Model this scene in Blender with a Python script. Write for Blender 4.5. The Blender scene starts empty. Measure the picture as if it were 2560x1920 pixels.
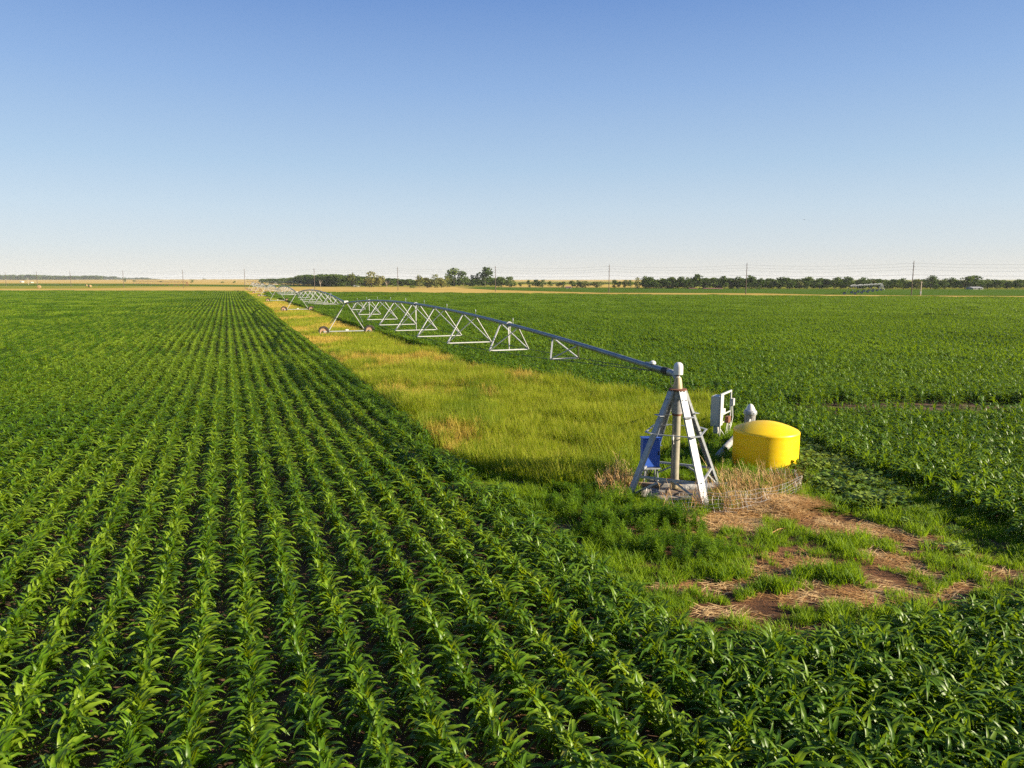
import bpy, bmesh, math, random
import numpy as np
from mathutils import Vector, Matrix, noise as mn
R = math.radians
rng = np.random.default_rng(7)
random.seed(7)
scene = bpy.context.scene
C = scene.collection

# ------------------------------------------------------------------ camera, sky, sun, exposure
H = 6.5; PITCH = R(8.40); FPX = 1775.0
cam = bpy.data.objects.new('camera', bpy.data.cameras.new('camera')); C.objects.link(cam)
cam.location = (0, 0, H); cam.rotation_euler = (R(90) - PITCH, 0, 0)
cam.data.sensor_width = 36.0; cam.data.lens = 36.0 * FPX / 2560.0
cam.data.clip_start = 0.1; cam.data.clip_end = 20000
scene.camera = cam
SUN_EL = R(20.5); SUN_AZ = (0.965, -0.26)
sv = Vector((SUN_AZ[0] * math.cos(SUN_EL), SUN_AZ[1] * math.cos(SUN_EL), math.sin(SUN_EL))).normalized()
sl = bpy.data.lights.new('sun', 'SUN'); sl.energy = 5.0; sl.angle = R(0.5); sl.color = (1.0, 0.87, 0.66)
so = bpy.data.objects.new('sun', sl); C.objects.link(so); so.rotation_euler = sv.to_track_quat('Z', 'Y').to_euler(); so.location = (60, -30, 60)
W = bpy.data.worlds.new('World'); scene.world = W; W.use_nodes = True
wn = W.node_tree; bg = wn.nodes['Background']
sky = wn.nodes.new('ShaderNodeTexSky'); sky.sky_type = 'NISHITA'; sky.sun_disc = False
sky.sun_elevation = SUN_EL; sky.sun_rotation = math.atan2(SUN_AZ[0], SUN_AZ[1])
sky.altitude = 0; sky.air_density = 0.8; sky.dust_density = 0.2; sky.ozone_density = 3.0
# the clear evening sky: the physical sky evened out with a pale band of summer haze low down
SKYS, EXPO = 0.065, 1.55
def lin(c): return tuple(((v / 255 + .055) / 1.055) ** 2.4 / (SKYS * 2 ** EXPO) for v in c)
tc = wn.nodes.new('ShaderNodeTexCoord'); sx = wn.nodes.new('ShaderNodeSeparateXYZ'); wn.links.new(tc.outputs['Generated'], sx.inputs[0])
rp_ = wn.nodes.new('ShaderNodeValToRGB'); wn.links.new(sx.outputs['Z'], rp_.inputs['Fac']); el_ = rp_.color_ramp.elements
st_ = [(0, (220, 217, 209)), (.02, (219, 219, 216)), (.042, (212, 219, 223)), (.09, (199, 216, 229)), (.148, (177, 204, 229)), (.245, (146, 180, 225)), (.345, (112, 151, 211)), (.6, (80, 122, 190)), (1, (58, 98, 168))]
mx_ = max(max(lin(c)) for _, c in st_)
while len(el_) < len(st_): el_.new(.5)
for k_, (p_, c_) in enumerate(st_): el_[k_].position = p_; el_[k_].color = (*[v / mx_ for v in lin(c_)], 1)
vm = wn.nodes.new('ShaderNodeVectorMath'); vm.operation = 'SCALE'; vm.inputs['Scale'].default_value = mx_; wn.links.new(rp_.outputs['Color'], vm.inputs[0])
mx2 = wn.nodes.new('ShaderNodeMix'); mx2.data_type = 'RGBA'; mx2.inputs['Factor'].default_value = .9
wn.links.new(sky.outputs['Color'], mx2.inputs['A']); wn.links.new(vm.outputs[0], mx2.inputs['B'])
wn.links.new(mx2.outputs['Result'], bg.inputs['Color']); bg.inputs['Strength'].default_value = SKYS
scene.view_settings.view_transform = 'Standard'; scene.view_settings.look = 'None'
scene.view_settings.exposure = EXPO; scene.view_settings.gamma = 1.0
cy = scene.cycles
cy.use_denoising = False
cy.sample_clamp_indirect = 4
cy.max_bounces = 6; cy.diffuse_bounces = 3; cy.glossy_bounces = 2; cy.transmission_bounces = 4; cy.transparent_max_bounces = 4
cy.use_adaptive_sampling = False

# ------------------------------------------------------------------ pixel of the photograph <-> place on the ground
def gp(px, py, z=0.0):
    x = (px - 1280) / FPX; y = -(py - 960) / FPX
    cp, sp = math.cos(PITCH), math.sin(PITCH)
    dx, dy, dz = x, cp + y * sp, -sp + y * cp
    t = (z - H) / dz
    return (dx * t, dy * t)
def gpoly(pts, z=0.0): return np.array([gp(a, b, z) for a, b in pts])
def zc(p, z=0): return p[1] * math.cos(PITCH) + (H - z) * math.sin(PITCH)
def inpoly(P, poly):
    x, y = P[:, 0], P[:, 1]; n = len(poly); r = np.zeros(len(P), bool); j = n - 1
    for i in range(n):
        xi, yi = poly[i]; xj, yj = poly[j]
        with np.errstate(divide='ignore', invalid='ignore'):
            c = ((yi > y) != (yj > y)) & (x < (xj - xi) * (y - yi) / (yj - yi + 1e-12) + xi)
        r ^= c; j = i
    return r
_T = np.random.default_rng(3).random((256, 256))
def vnoise(x, y, s=1.0, o=0):
    x = np.asarray(x) / s + 37.7 + o; y = np.asarray(y) / s + 11.3 + o * 1.7
    xi, yi = np.floor(x).astype(int), np.floor(y).astype(int); fx, fy = x - xi, y - yi
    fx = fx * fx * (3 - 2 * fx); fy = fy * fy * (3 - 2 * fy)
    g = lambda a, b: _T[a % 256, b % 256]
    return (g(xi, yi) * (1 - fx) + g(xi + 1, yi) * fx) * (1 - fy) + (g(xi, yi + 1) * (1 - fx) + g(xi + 1, yi + 1) * fx) * fy
def fbm(x, y, s, o=0): return vnoise(x, y, s, o) * .55 + vnoise(x, y, s / 2.1, o + 5) * .3 + vnoise(x, y, s / 4.3, o + 9) * .15
def seen(P, m=3.0):
    zz = P[:, 1] * math.cos(PITCH) + H * math.sin(PITCH)
    lim = zz * 1280 / FPX
    return (P[:, 0] > -lim - m) & (P[:, 0] < lim + m + 3) & (P[:, 1] > 6.9)

# ------------------------------------------------------------------ materials
MATS = {}
def new_mat(name):
    m = bpy.data.materials.new(name); m.use_nodes = True; MATS[name] = m
    return m, m.node_tree, m.node_tree.nodes['Principled BSDF']
def noise_node(nt, scale, detail=3, coord='world', mapscale=None, rough=.55):
    if coord == 'world':
        g = nt.nodes.new('ShaderNodeNewGeometry'); src = g.outputs['Position']
    else:
        g = nt.nodes.new('ShaderNodeTexCoord'); src = g.outputs['Object']
    if mapscale:
        mp = nt.nodes.new('ShaderNodeMapping'); mp.inputs['Scale'].default_value = mapscale
        nt.links.new(src, mp.inputs['Vector']); src = mp.outputs['Vector']
    n = nt.nodes.new('ShaderNodeTexNoise'); n.inputs['Scale'].default_value = scale; n.inputs['Detail'].default_value = detail
    n.inputs['Roughness'].default_value = rough
    nt.links.new(src, n.inputs['Vector']); return n
def ramp(nt, fac, stops):
    r = nt.nodes.new('ShaderNodeValToRGB'); e = r.color_ramp.elements
    while len(e) < len(stops): e.new(0.5)
    for k, (p, c) in enumerate(stops): e[k].position = p; e[k].color = (*c, 1)
    nt.links.new(fac, r.inputs['Fac']); return r.outputs['Color']
def mix(nt, a, b, fac, mode='MIX'):
    m = nt.nodes.new('ShaderNodeMix'); m.data_type = 'RGBA'; m.blend_type = mode
    for s, v in ((m.inputs['A'], a), (m.inputs['B'], b), (m.inputs['Factor'], fac)):
        if isinstance(v, (int, float)): s.default_value = v
        elif isinstance(v, tuple): s.default_value = (*v, 1)
        else: nt.links.new(v, s)
    return m.outputs['Result']
def simple(name, c1, c2=None, rough=.6, metal=0, scale=6, detail=4, coord='object', bump=0, mapscale=None, spec=.5, lo=.35, hi=.7):
    m, nt, b = new_mat(name); b.inputs['Roughness'].default_value = rough; b.inputs['Metallic'].default_value = metal
    b.inputs['Specular IOR Level'].default_value = spec
    c2 = c2 or tuple(v * .75 for v in c1)
    n = noise_node(nt, scale, detail, coord, mapscale)
    nt.links.new(ramp(nt, n.outputs['Fac'], [(lo, c2), (hi, c1)]), b.inputs['Base Color'])
    if bump:
        bn = nt.nodes.new('ShaderNodeBump'); bn.inputs['Strength'].default_value = bump; bn.inputs['Distance'].default_value = .05
        nt.links.new(n.outputs['Fac'], bn.inputs['Height']); nt.links.new(bn.outputs['Normal'], b.inputs['Normal'])
    return m
def leafy(name, dark, mid, light, tr, trans=.35, rough=.45, pscale=.15, spec=.5, tipcol=None, patches=None):
    """foliage: colour varies per plant and in patches over the land; leaves let light through"""
    m, nt, b = new_mat(name)
    oi = nt.nodes.new('ShaderNodeObjectInfo'); n = noise_node(nt, pscale, 3)
    n2 = noise_node(nt, 9, 2)
    mth = nt.nodes.new('ShaderNodeMath'); mth.operation = 'MULTIPLY_ADD'; nt.links.new(oi.outputs['Random'], mth.inputs[0]); mth.inputs[1].default_value = .35
    nt.links.new(n.outputs['Fac'], mth.inputs[2])
    mt2 = nt.nodes.new('ShaderNodeMath'); mt2.operation = 'MULTIPLY_ADD'; nt.links.new(n2.outputs['Fac'], mt2.inputs[0]); mt2.inputs[1].default_value = .5
    nt.links.new(mth.outputs[0], mt2.inputs[2])
    col = ramp(nt, mt2.outputs[0], [(.55, dark), (.9, mid), (1.2 if False else 1.0, light)])
    if patches:
        pn = noise_node(nt, patches[1], 4, mapscale=(1, .55, 1)); f = ramp(nt, pn.outputs['Fac'], [(patches[2], (0, 0, 0)), (patches[3], (1, 1, 1))])
        col = mix(nt, col, patches[0], f)
    if tipcol:
        at = nt.nodes.new('ShaderNodeAttribute'); at.attribute_name = 'tip'
        col = mix(nt, col, tipcol, at.outputs['Fac'])
    nt.links.new(col, b.inputs['Base Color']); b.inputs['Roughness'].default_value = rough; b.inputs['Specular IOR Level'].default_value = spec
    t = nt.nodes.new('ShaderNodeBsdfTranslucent'); ms = nt.nodes.new('ShaderNodeMixShader'); ms.inputs['Fac'].default_value = trans
    nt.links.new(mix(nt, col, tr, .6), t.inputs['Color'])
    nt.links.new(b.outputs[0], ms.inputs[1]); nt.links.new(t.outputs[0], ms.inputs[2])
    nt.links.new(ms.outputs[0], nt.nodes['Material Output'].inputs['Surface'])
    return m
M_corn = leafy('corn_leaf', (.046, .105, .004), (.085, .175, .006), (.18, .275, .015), (.38, .47, .004), trans=.42, rough=.40, pscale=.05, spec=.34, patches=((.36, .30, .06), 1.9, .70, .78))
M_cornr = leafy('corn_leaf_dense', (.034, .086, .004), (.064, .140, .006), (.120, .205, .013), (.28, .40, .004), trans=.36, rough=.42, pscale=.05, spec=.26)
M_tall = leafy('tall_grass_blade', (.105, .165, .006), (.165, .235, .008), (.25, .31, .016), (.42, .50, .01), trans=.42, rough=.6, pscale=.35, spec=.10, tipcol=(.40, .32, .06))
M_green = leafy('green_grass_blade', (.08, .13, .010), (.13, .19, .012), (.18, .24, .02), (.34, .42, .015), trans=.42, rough=.6, pscale=.35, spec=.12)
M_gold = leafy('golden_grass_blade', (0.331, 0.245, 0.029), (0.446, 0.324, 0.043), (0.504, 0.382, 0.072), (0.432, 0.324, 0.072), trans=.35, rough=.6, pscale=.2, spec=.2)
M_short = leafy('short_grass_blade', (.06, .135, .005), (.11, .20, .008), (.19, .29, .014), (.36, .52, .01), trans=.42, rough=.55, pscale=.6, spec=.15)
M_weed = leafy('feathery_weed', (.045, .11, .006), (.085, .17, .008), (.15, .25, .014), (.32, .48, .01), trans=.42, rough=.6, pscale=.9, spec=.12)
M_broad = leafy('broadleaf_weed', (.05, .11, .008), (.10, .17, .014), (.20, .27, .04), (.3, .36, .03), trans=.3, rough=.5, pscale=.9, spec=.25)
M_straw = leafy('dry_straw', (.26, .13, .045), (.46, .265, .095), (.68, .47, .22), (.5, .33, .15), trans=.15, rough=.7, pscale=1.2, spec=.12)
M_tree = leafy('tree_leaf', (.028, .056, .010), (.055, .092, .014), (.095, .135, .022), (.11, .18, .02), trans=.22, rough=.6, pscale=.2, spec=.1)
M_tree2 = leafy('yellow_tree_leaf', (0.072, 0.094, 0.018), (0.130, 0.144, 0.029), (0.187, 0.180, 0.043), (0.216, 0.216, 0.036), trans=.22, rough=.6, pscale=.3, spec=.2)
M_bark = simple('bark', (.16, .12, .085), (.07, .05, .035), .9)
M_deadwood = simple('bare_wood', (.42, .35, .27), (.25, .2, .15), .9)
M_soil = simple('soil', (.13, .075, .045), (.06, .032, .02), .95, scale=3, coord='world', bump=.5, spec=.2)
M_galv = simple('galvanised_steel', (.34, .355, .37), (.22, .235, .25), .58, .35, scale=11, detail=6)
M_pipe = simple('weathered_pipe', (0.216, 0.252, 0.281), (0.122, 0.151, 0.180), .45, .5, scale=5, mapscale=(0.720, 0.720, 0.720))
M_strut = simple('bright_galvanised_strut', (0.475, 0.475, 0.475), (0.360, 0.360, 0.367), .5, .25, scale=9)
M_riser = simple('beige_riser_paint', (0.302, 0.274, 0.202), (0.194, 0.180, 0.137), .6, .1, scale=5)
M_cream = simple('cream_paint', (0.446, 0.360, 0.216), (0.302, 0.245, 0.144), .55, scale=6)
M_white = simple('white_cap', (0.562, 0.554, 0.533), (0.490, 0.482, 0.461), .45, scale=3)
M_rust = simple('rust', (.20, .07, .03), (.08, .03, .018), .85, scale=18)
M_black = simple('black_rubber', (.02, .02, .02), (.012, .012, .012), .7)
M_tyre = simple('muddy_tyre', (.055, .042, .034), (.02, .018, .016), .9, scale=12)
M_rim = simple('tan_rim', (.36, .24, .14), (.20, .11, .06), .75, scale=8)
M_blue = simple('blue_cabinet_paint', (.035, .12, .52), (.025, .085, .40), .45, scale=2)
M_cab = simple('grey_cabinet_paint', (0.432, 0.432, 0.410), (0.360, 0.360, 0.346), .5, scale=2)
M_conc = simple('weathered_concrete', (0.259, 0.238, 0.202), (0.144, 0.130, 0.108), .9, scale=5, bump=.3)
M_wood = simple('old_timber', (0.245, 0.173, 0.108), (0.130, 0.086, 0.054), .9, scale=5, mapscale=(0.720, 8.640, 8.640))
M_pole = simple('treated_pole', (.12, .085, .065), (.06, .045, .035), .9, scale=3)
M_palepole = simple('pale_pole', (.55, .48, .38), (.4, .33, .25), .8, scale=3)
M_wire = simple('wire', (0.52, 0.50, 0.48), (0.36, 0.34, 0.32), .5, .3)
M_cable = simple('cable', (0.101, 0.101, 0.108), (0.072, 0.072, 0.072), .7)
M_motor = simple('grey_motor_paint', (.33, .33, .32), (.2, .19, .18), .6, scale=9)
M_bale = simple('hay', (.34, .23, .095), (.2, .13, .055), .95, scale=4)
M_wall = simple('white_siding', (.42, .41, .39), (.34, .33, .31), .7, scale=1)
M_redroof = simple('red_roof', (.30, .12, .08), (.2, .08, .05), .8, scale=1)
M_greyroof = simple('grey_roof', (.4, .4, .4), (.3, .3, .3), .6, scale=1)
M_glass = simple('dark_window', (.03, .035, .04), (.02, .02, .025), .15)
M_tan = simple('stubble', (0.488, 0.348, 0.111), (0.340, 0.237, 0.059), .95, spec=0, scale=.05, coord='world', mapscale=(0.259, 1.628, 0.740), detail=6, lo=.4, hi=.62)
M_farg = simple('distant_crop', (0.074, 0.130, 0.016), (0.048, 0.092, 0.011), .9, scale=.06, coord='world', detail=8, mapscale=(0.370, 1.480, 0.740), spec=0)
M_pasture = simple('pasture', (0.281, 0.252, 0.037), (0.141, 0.170, 0.022), .95, scale=.03, coord='world', detail=6, mapscale=(0.296, 1.480, 0.740), spec=0)

def m_tank():
    m, nt, b = new_mat('yellow_plastic'); n = noise_node(nt, 1.3, 4, 'object', (1, 1, 5)); n2 = noise_node(nt, 12, 3, 'object')
    c = ramp(nt, n.outputs['Fac'], [(.35, (.84, .54, .002)), (.6, (.90, .64, .003))])
    c = mix(nt, c, (.74, .58, .03), ramp(nt, n2.outputs['Fac'], [(.55, (0, 0, 0)), (.8, (.5, .5, .5))]))
    nt.links.new(c, b.inputs['Base Color']); b.inputs['Roughness'].default_value = .42
    t = nt.nodes.new('ShaderNodeBsdfTranslucent'); ms = nt.nodes.new('ShaderNodeMixShader'); ms.inputs['Fac'].default_value = .22
    nt.links.new(c, t.inputs['Color']); nt.links.new(b.outputs[0], ms.inputs[1]); nt.links.new(t.outputs[0], ms.inputs[2]); nt.links.new(ms.outputs[0], nt.nodes['Material Output'].inputs['Surface'])
    return m
M_yellow = m_tank()
# short-leaf extras on ground near the pivot: bare soil mixed with litter
def m_ground():
    m, nt, b = new_mat('bare_ground'); b.inputs['Roughness'].default_value = .95; b.inputs['Specular IOR Level'].default_value = .15
    n = noise_node(nt, .9, 6); n2 = noise_node(nt, 14, 5, rough=.7)
    c = ramp(nt, n.outputs['Fac'], [(.35, (.07, .032, .014)), (.5, (.16, .072, .030)), (.68, (.27, .135, .055))])
    c = mix(nt, c, (.05, .028, .018), ramp(nt, n2.outputs['Fac'], [(.40, (.85, .85, .85)), (.56, (0, 0, 0))]))
    nt.links.new(c, b.inputs['Base Color'])
    bn = nt.nodes.new('ShaderNodeBump'); bn.inputs['Strength'].default_value = .8; bn.inputs['Distance'].default_value = .06
    nt.links.new(n2.outputs['Fac'], bn.inputs['Height']); nt.links.new(bn.outputs['Normal'], b.inputs['Normal'])
    return m
M_bare = m_ground()

# ------------------------------------------------------------------ mesh helpers
def tag(o, label=None, cat=None, group=None, kind=None):
    if label: o['label'] = label
    if cat: o['category'] = cat
    if group: o['group'] = group
    if kind: o['kind'] = kind
    return o
def thing(name, label, cat, loc=(0, 0, 0), rz=0, group=None):
    o = bpy.data.objects.new(name, None); C.objects.link(o); o.location = loc; o.rotation_euler = (0, 0, rz); o.empty_display_size = .2
    return tag(o, label, cat, group)
class MB:
    def __init__(s): s.v = []; s.f = []; s.sm = []
    def add(s, v, f, smooth=False):
        k = len(s.v); s.v += [tuple(p) for p in v]; s.f += [tuple(i + k for i in q) for q in f]; s.sm += [smooth] * len(f); return s
    def box(s, c, d, rz=0, M=None):
        x, y, z = d[0] / 2, d[1] / 2, d[2] / 2
        v = [Vector((a * x, b * y, e * z)) for a in (-1, 1) for b in (-1, 1) for e in (-1, 1)]
        Rm = M if M is not None else Matrix.Rotation(rz, 3, 'Z')
        v = [Rm @ p + Vector(c) for p in v]
        return s.add(v, [(0, 1, 3, 2), (4, 6, 7, 5), (0, 4, 5, 1), (2, 3, 7, 6), (0, 2, 6, 4), (1, 5, 7, 3)])
    def tube(s, pts, r, n=8, cap=True, smooth=True):
        pts = [Vector(p) for p in pts]; rs = r if isinstance(r, (list, tuple)) else [r] * len(pts)
        v = []; f = []; up = None
        for i, p in enumerate(pts):
            d = (pts[min(i + 1, len(pts) - 1)] - pts[max(i - 1, 0)]).normalized()
            if up is None:
                up = Vector((0, 0, 1)) if abs(d.z) < .9 else Vector((1, 0, 0))
            a = d.cross(up).normalized(); b = a.cross(d).normalized(); up = b
            for k in range(n):
                t = 2 * math.pi * k / n
                v.append(p + (a * math.cos(t) + b * math.sin(t)) * rs[i])
        for i in range(len(pts) - 1):
            for k in range(n):
                f.append((i * n + k, i * n + (k + 1) % n, (i + 1) * n + (k + 1) % n, (i + 1) * n + k))
        if cap: f.append(tuple(range(n))[::-1]); f.append(tuple(range((len(pts) - 1) * n, len(pts) * n)))
        return s.add(v, f, smooth)
    def lathe(s, prof, c=(0, 0, 0), n=24, M=None, caps=True):
        v = []; f = []
        for r, z in prof:
            for k in range(n):
                t = 2 * math.pi * k / n; p = Vector((r * math.cos(t), r * math.sin(t), z))
                v.append((M @ p if M is not None else p) + Vector(c))
        for i in range(len(prof) - 1):
            for k in range(n): f.append((i * n + k, i * n + (k + 1) % n, (i + 1) * n + (k + 1) % n, (i + 1) * n + k))
        if caps: f.append(tuple(range(n))[::-1]); f.append(tuple(range((len(prof) - 1) * n, len(prof) * n)))
        return s.add(v, f, True)
    def bar(s, a, b, w, h, up=(0, 0, 1)):
        a, b = Vector(a), Vector(b); d = b - a; L = d.length; d.normalize(); u = Vector(up)
        x = d.cross(u)
        if x.length < 1e-3: x = d.cross(Vector((1, 0, 0)))
        x.normalize(); y = x.cross(d).normalized()
        M = Matrix((d, x, y)).transposed(); return s.box((a + b) / 2, (L, w, h), M=M)
    def angle(s, a, b, w, t, n1, n2):
        """an L-shaped steel member: flanges along n1 and n2"""
        a, b = Vector(a), Vector(b); n1 = Vector(n1).normalized(); n2 = Vector(n2).normalized(); d = (b - a).normalized()
        for p, q in ((n1, n2), (n2, n1)):
            o = p * w / 2 + q * t / 2
            M = Matrix((d, p, d.cross(p))).transposed()
            s.box((a + b) / 2 + o + (q * t if p is n2 else Vector()), ((b - a).length, w, t), M=M)
        return s
    def mesh(s, name, mat):
        me = bpy.data.meshes.new(name); me.from_pydata(s.v, [], s.f)
        me.polygons.foreach_set('use_smooth', s.sm); me.materials.append(mat); me.update(); return me
    def build(s, name, mat, parent=None, bevel=0):
        me = s.mesh(name, mat); o = bpy.data.objects.new(name, me); C.objects.link(o); o.parent = parent
        bm = bmesh.new(); bm.from_mesh(me); bmesh.ops.recalc_face_normals(bm, faces=bm.faces)
        for e in bm.edges:
            if len(e.link_faces) == 2 and e.calc_face_angle(0) > R(38): e.smooth = False
        bm.to_mesh(me); bm.free()
        if bevel:
            md = o.modifiers.new('bevel', 'BEVEL'); md.width = bevel; md.segments = 2; md.limit_method = 'ANGLE'
        return o
def smooth_by_angle(o, deg=40):
    me = o.data
    bm = bmesh.new(); bm.from_mesh(me)
    for e in bm.edges:
        e.smooth = not (len(e.link_faces) == 2 and e.calc_face_angle(0) > R(deg))
    bm.to_mesh(me); bm.free(); return o
def sheet(name, poly, z, mat):
    m = MB(); v = [(x, y, z) for x, y in poly]; m.add(v, [tuple(range(len(v)))])
    me = m.mesh(name, mat); o = bpy.data.objects.new(name, me); C.objects.link(o)
    bm = bmesh.new(); bm.from_mesh(me)
    bmesh.ops.recalc_face_normals(bm, faces=bm.faces)
    for f in bm.faces:
        if f.normal.z < 0: f.normal_flip()
    bmesh.ops.triangulate(bm, faces=bm.faces); bm.to_mesh(me); bm.free()
    return tag(o, kind='structure')

# ------------------------------------------------------------------ the land
g = MB(); S = 9000
g.add([(-S, -200, 0), (S, -200, 0), (S, S, 0), (-S, S, 0)], [(0, 1, 2, 3)]); tag(g.build('ground', M_pasture), kind='structure')
LEFTP = np.vstack([gpoly([(-250, 725), (0, 726), (300, 726.5), (612, 727), (735, 820), (900, 948), (1040, 1058), (1169, 1168), (1327, 1272), (1454, 1373), (1549, 1445), (1640, 1512),
                          (1733, 1560), (1801, 1585), (1927, 1596), (2010, 1585), (2098, 1566), (2212, 1540), (2354, 1519), (2560, 1485), (2900, 1440)], .56),
                   [(30, 2), (-60, 2)]])
NEARR = [(655, 730.5), (675, 740), (717, 754.6), (763, 768), (826, 788), (899, 815), (989, 843), (1063, 863), (1158, 900), (1253, 921), (1395, 943), (1506, 966), (1664, 984), (1742, 1000),
         (1844, 1058), (1930, 1075), (2004, 1098), (2075, 1140), (2140, 1172), (2203, 1200), (2331, 1248), (2450, 1305), (2560, 1352), (2800, 1440)]
RIGHTP = np.vstack([gpoly(NEARR[:13], .55), gpoly(NEARR[13:], .1), gpoly([(3200, 1000), (3200, 748), (2560, 744), (1900, 739), (1600, 737), (1300, 734), (820, 730.5)], .6)])
sheet('field', np.vstack([LEFTP]), .012, M_soil)
sheet('field', RIGHTP, .012, M_soil)
# far bands of land, each a sheet a little above the one below
def band(name, top, bot, z, mat): return sheet(name, np.vstack([gpoly(bot), gpoly(top)[::-1]]), z, mat)
band('stubble_field', [(-300, 718.5), (200, 718), (330, 717), (640, 717.5), (900, 717.5), (1150, 716.5), (1260, 722.5), (1500, 728.5), (1900, 731), (2100, 735), (2300, 738.5), (2700, 741)],
     [(-300, 727.5), (200, 727), (655, 731), (900, 732), (1240, 736), (1500, 738), (1900, 740), (2100, 742), (2300, 744), (2700, 748)], .03, M_tan)
band('pasture', [(-300, 716.5), (240, 716.5)], [(-300, 723), (200, 721.5), (400, 718.5)], .06, M_pasture)
band('crop_field', [(1235, 717.5), (1500, 720), (1900, 722), (2100, 723.5), (2900, 724)],
     [(1140, 719.5), (1235, 725), (1500, 732), (1900, 733.5), (2060, 737), (2300, 739), (2900, 742)], .09, M_farg)
band('crop_field', [(-300, 708.8), (300, 709.5), (620, 713), (900, 713.5)], [(-300, 711.5), (300, 712.5), (620, 716.5), (900, 716)], .09, M_farg)
band('crop_field', [(-300, 712.5), (180, 713), (420, 713.8)], [(-300, 714.5), (180, 715), (420, 715)], .09, M_farg)
band('stubble_field', [(-300, 701), (400, 700.3), (900, 700.3)], [(-300, 708), (300, 709), (620, 712.4), (900, 713)], .09, M_tan)
band('stubble_field', [(1240, 712), (1700, 712)], [(1240, 718.6), (1700, 719)], .12, M_tan)
# low rises of the land along the horizon on the far side (soft hills of stubble)
hm = MB(); pts = []
for i in range(61):
    a = -2600 + i * 60
    pts.append((a, 2600, 0)); 
prof = lambda x: 3.2 + 2.6 * math.exp(-((x + 950) / 520) ** 2) + 1.2 * math.sin(x / 330.0) * .5
v = []; f = []
for i, (a, b, c) in enumerate(pts):
    v += [(a, 2000, -.5), (a, 2350, prof(a) * .6), (a, 2700, prof(a)), (a, 3400, -.5)]
for i in range(60):
    for k in range(3): f.append((i * 4 + k, i * 4 + 4 + k, i * 4 + 5 + k, i * 4 + 1 + k))
hm.add(v, f, True); tag(hm.build('hills', M_tan), kind='structure')
# bare earth round the pivot, lightly uneven
BARE = gpoly([(1130, 1180), (1300, 1310), (1424, 1416), (1519, 1488), (1610, 1560), (1713, 1623), (1801, 1650), (1927, 1665), (2098, 1640), (2212, 1610), (2354, 1580), (2560, 1540), (2900, 1490),
              (2900, 1420), (2560, 1340), (2331, 1232), (2203, 1185), (2075, 1125), (2004, 1080), (1930, 1062), (1844, 1045), (1742, 992), (1600, 1060), (1300, 1100)], 0)
def bare_ground():
    x0, y0 = BARE.min(0) - 1; x1, y1 = BARE.max(0) + 1; st = .16
    xs = np.arange(x0, x1, st); ys = np.arange(y0, y1, st); X, Y = np.meshgrid(xs, ys); P = np.c_[X.ravel(), Y.ravel()]
    ins = inpoly(P, BARE)
    Z = .02 + .07 * (fbm(P[:, 0], P[:, 1], 1.3) ) + .03 * vnoise(P[:, 0], P[:, 1], .3)
    Z = np.where(ins, Z, .0); nx = len(xs); ny = len(ys)
    v = np.c_[P, Z]; f = []
    for j in range(ny - 1):
        for i in range(nx - 1):
            a = j * nx + i; q = (a, a + 1, a + nx + 1, a + nx)
            if ins[list(q)].all(): f.append(q)
    m = MB(); m.add(v.tolist(), f, True); tag(m.build('bare_ground', M_bare), kind='structure')
bare_ground()
STRIP = np.vstack([gpoly([(612, 729), (735, 826), (900, 955), (1040, 1066), (1169, 1177), (1230, 1195), (1375, 1222), (1470, 1218), (1545, 1190), (1590, 1165), (1660, 1140), (1720, 1115), (1790, 1085), (1800, 1020), (1742, 1003)], .1),
                   gpoly(NEARR[:13][::-1], .6)])
sheet('grass_strip', STRIP, .015, M_pasture)

# ------------------------------------------------------------------ plant prototypes (kept outside the scene, scattered as stuff)
def pcoll(name): return bpy.data.collections.new(name)
def leaf(V, F, base, az, L, W, e0, e1, nseg, fold=.25, tw=0, T=None):
    """curved strap leaf: base point, azimuth, length, width, start and end elevation"""
    p = np.array(base, float); n = nseg; k0 = len(V); ds = L / n
    ca, sa = math.cos(az), math.sin(az); side = np.array([-sa, ca, 0])
    ph = (k0 * 1.37) % 6.28; rp = .22 if n >= 5 else 0
    for i in range(n + 1):
        s = i / n
        e = e0 + (e1 - e0) * s ** 1.25
        w = W * (min(1, .45 + s * 2.2)) * (1 - max(0, s - .35) / .65) ** .75 * .5 + .0015
        t = tw * s; sd = side * math.cos(t) + np.array([-math.sin(e) * ca, -math.sin(e) * sa, math.cos(e)]) * math.sin(t)
        up = np.array([-math.sin(e) * ca, -math.sin(e) * sa, math.cos(e)])
        V.append(tuple(p + sd * w + up * w * (fold + rp * 1.6 * math.sin(ph + i * 2.3)))); V.append(tuple(p)); V.append(tuple(p - sd * w + up * w * (fold + rp * 1.6 * math.sin(ph + 2 + i * 2.1))))
        if T is not None: T += [s, s, s]
        p = p + np.array([math.cos(e) * ca, math.cos(e) * sa, math.sin(e)]) * ds
    for i in range(n):
        a = k0 + i * 3
        F.append((a, a + 1, a + 4, a + 3)); F.append((a + 1, a + 2, a + 5, a + 4))
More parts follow.
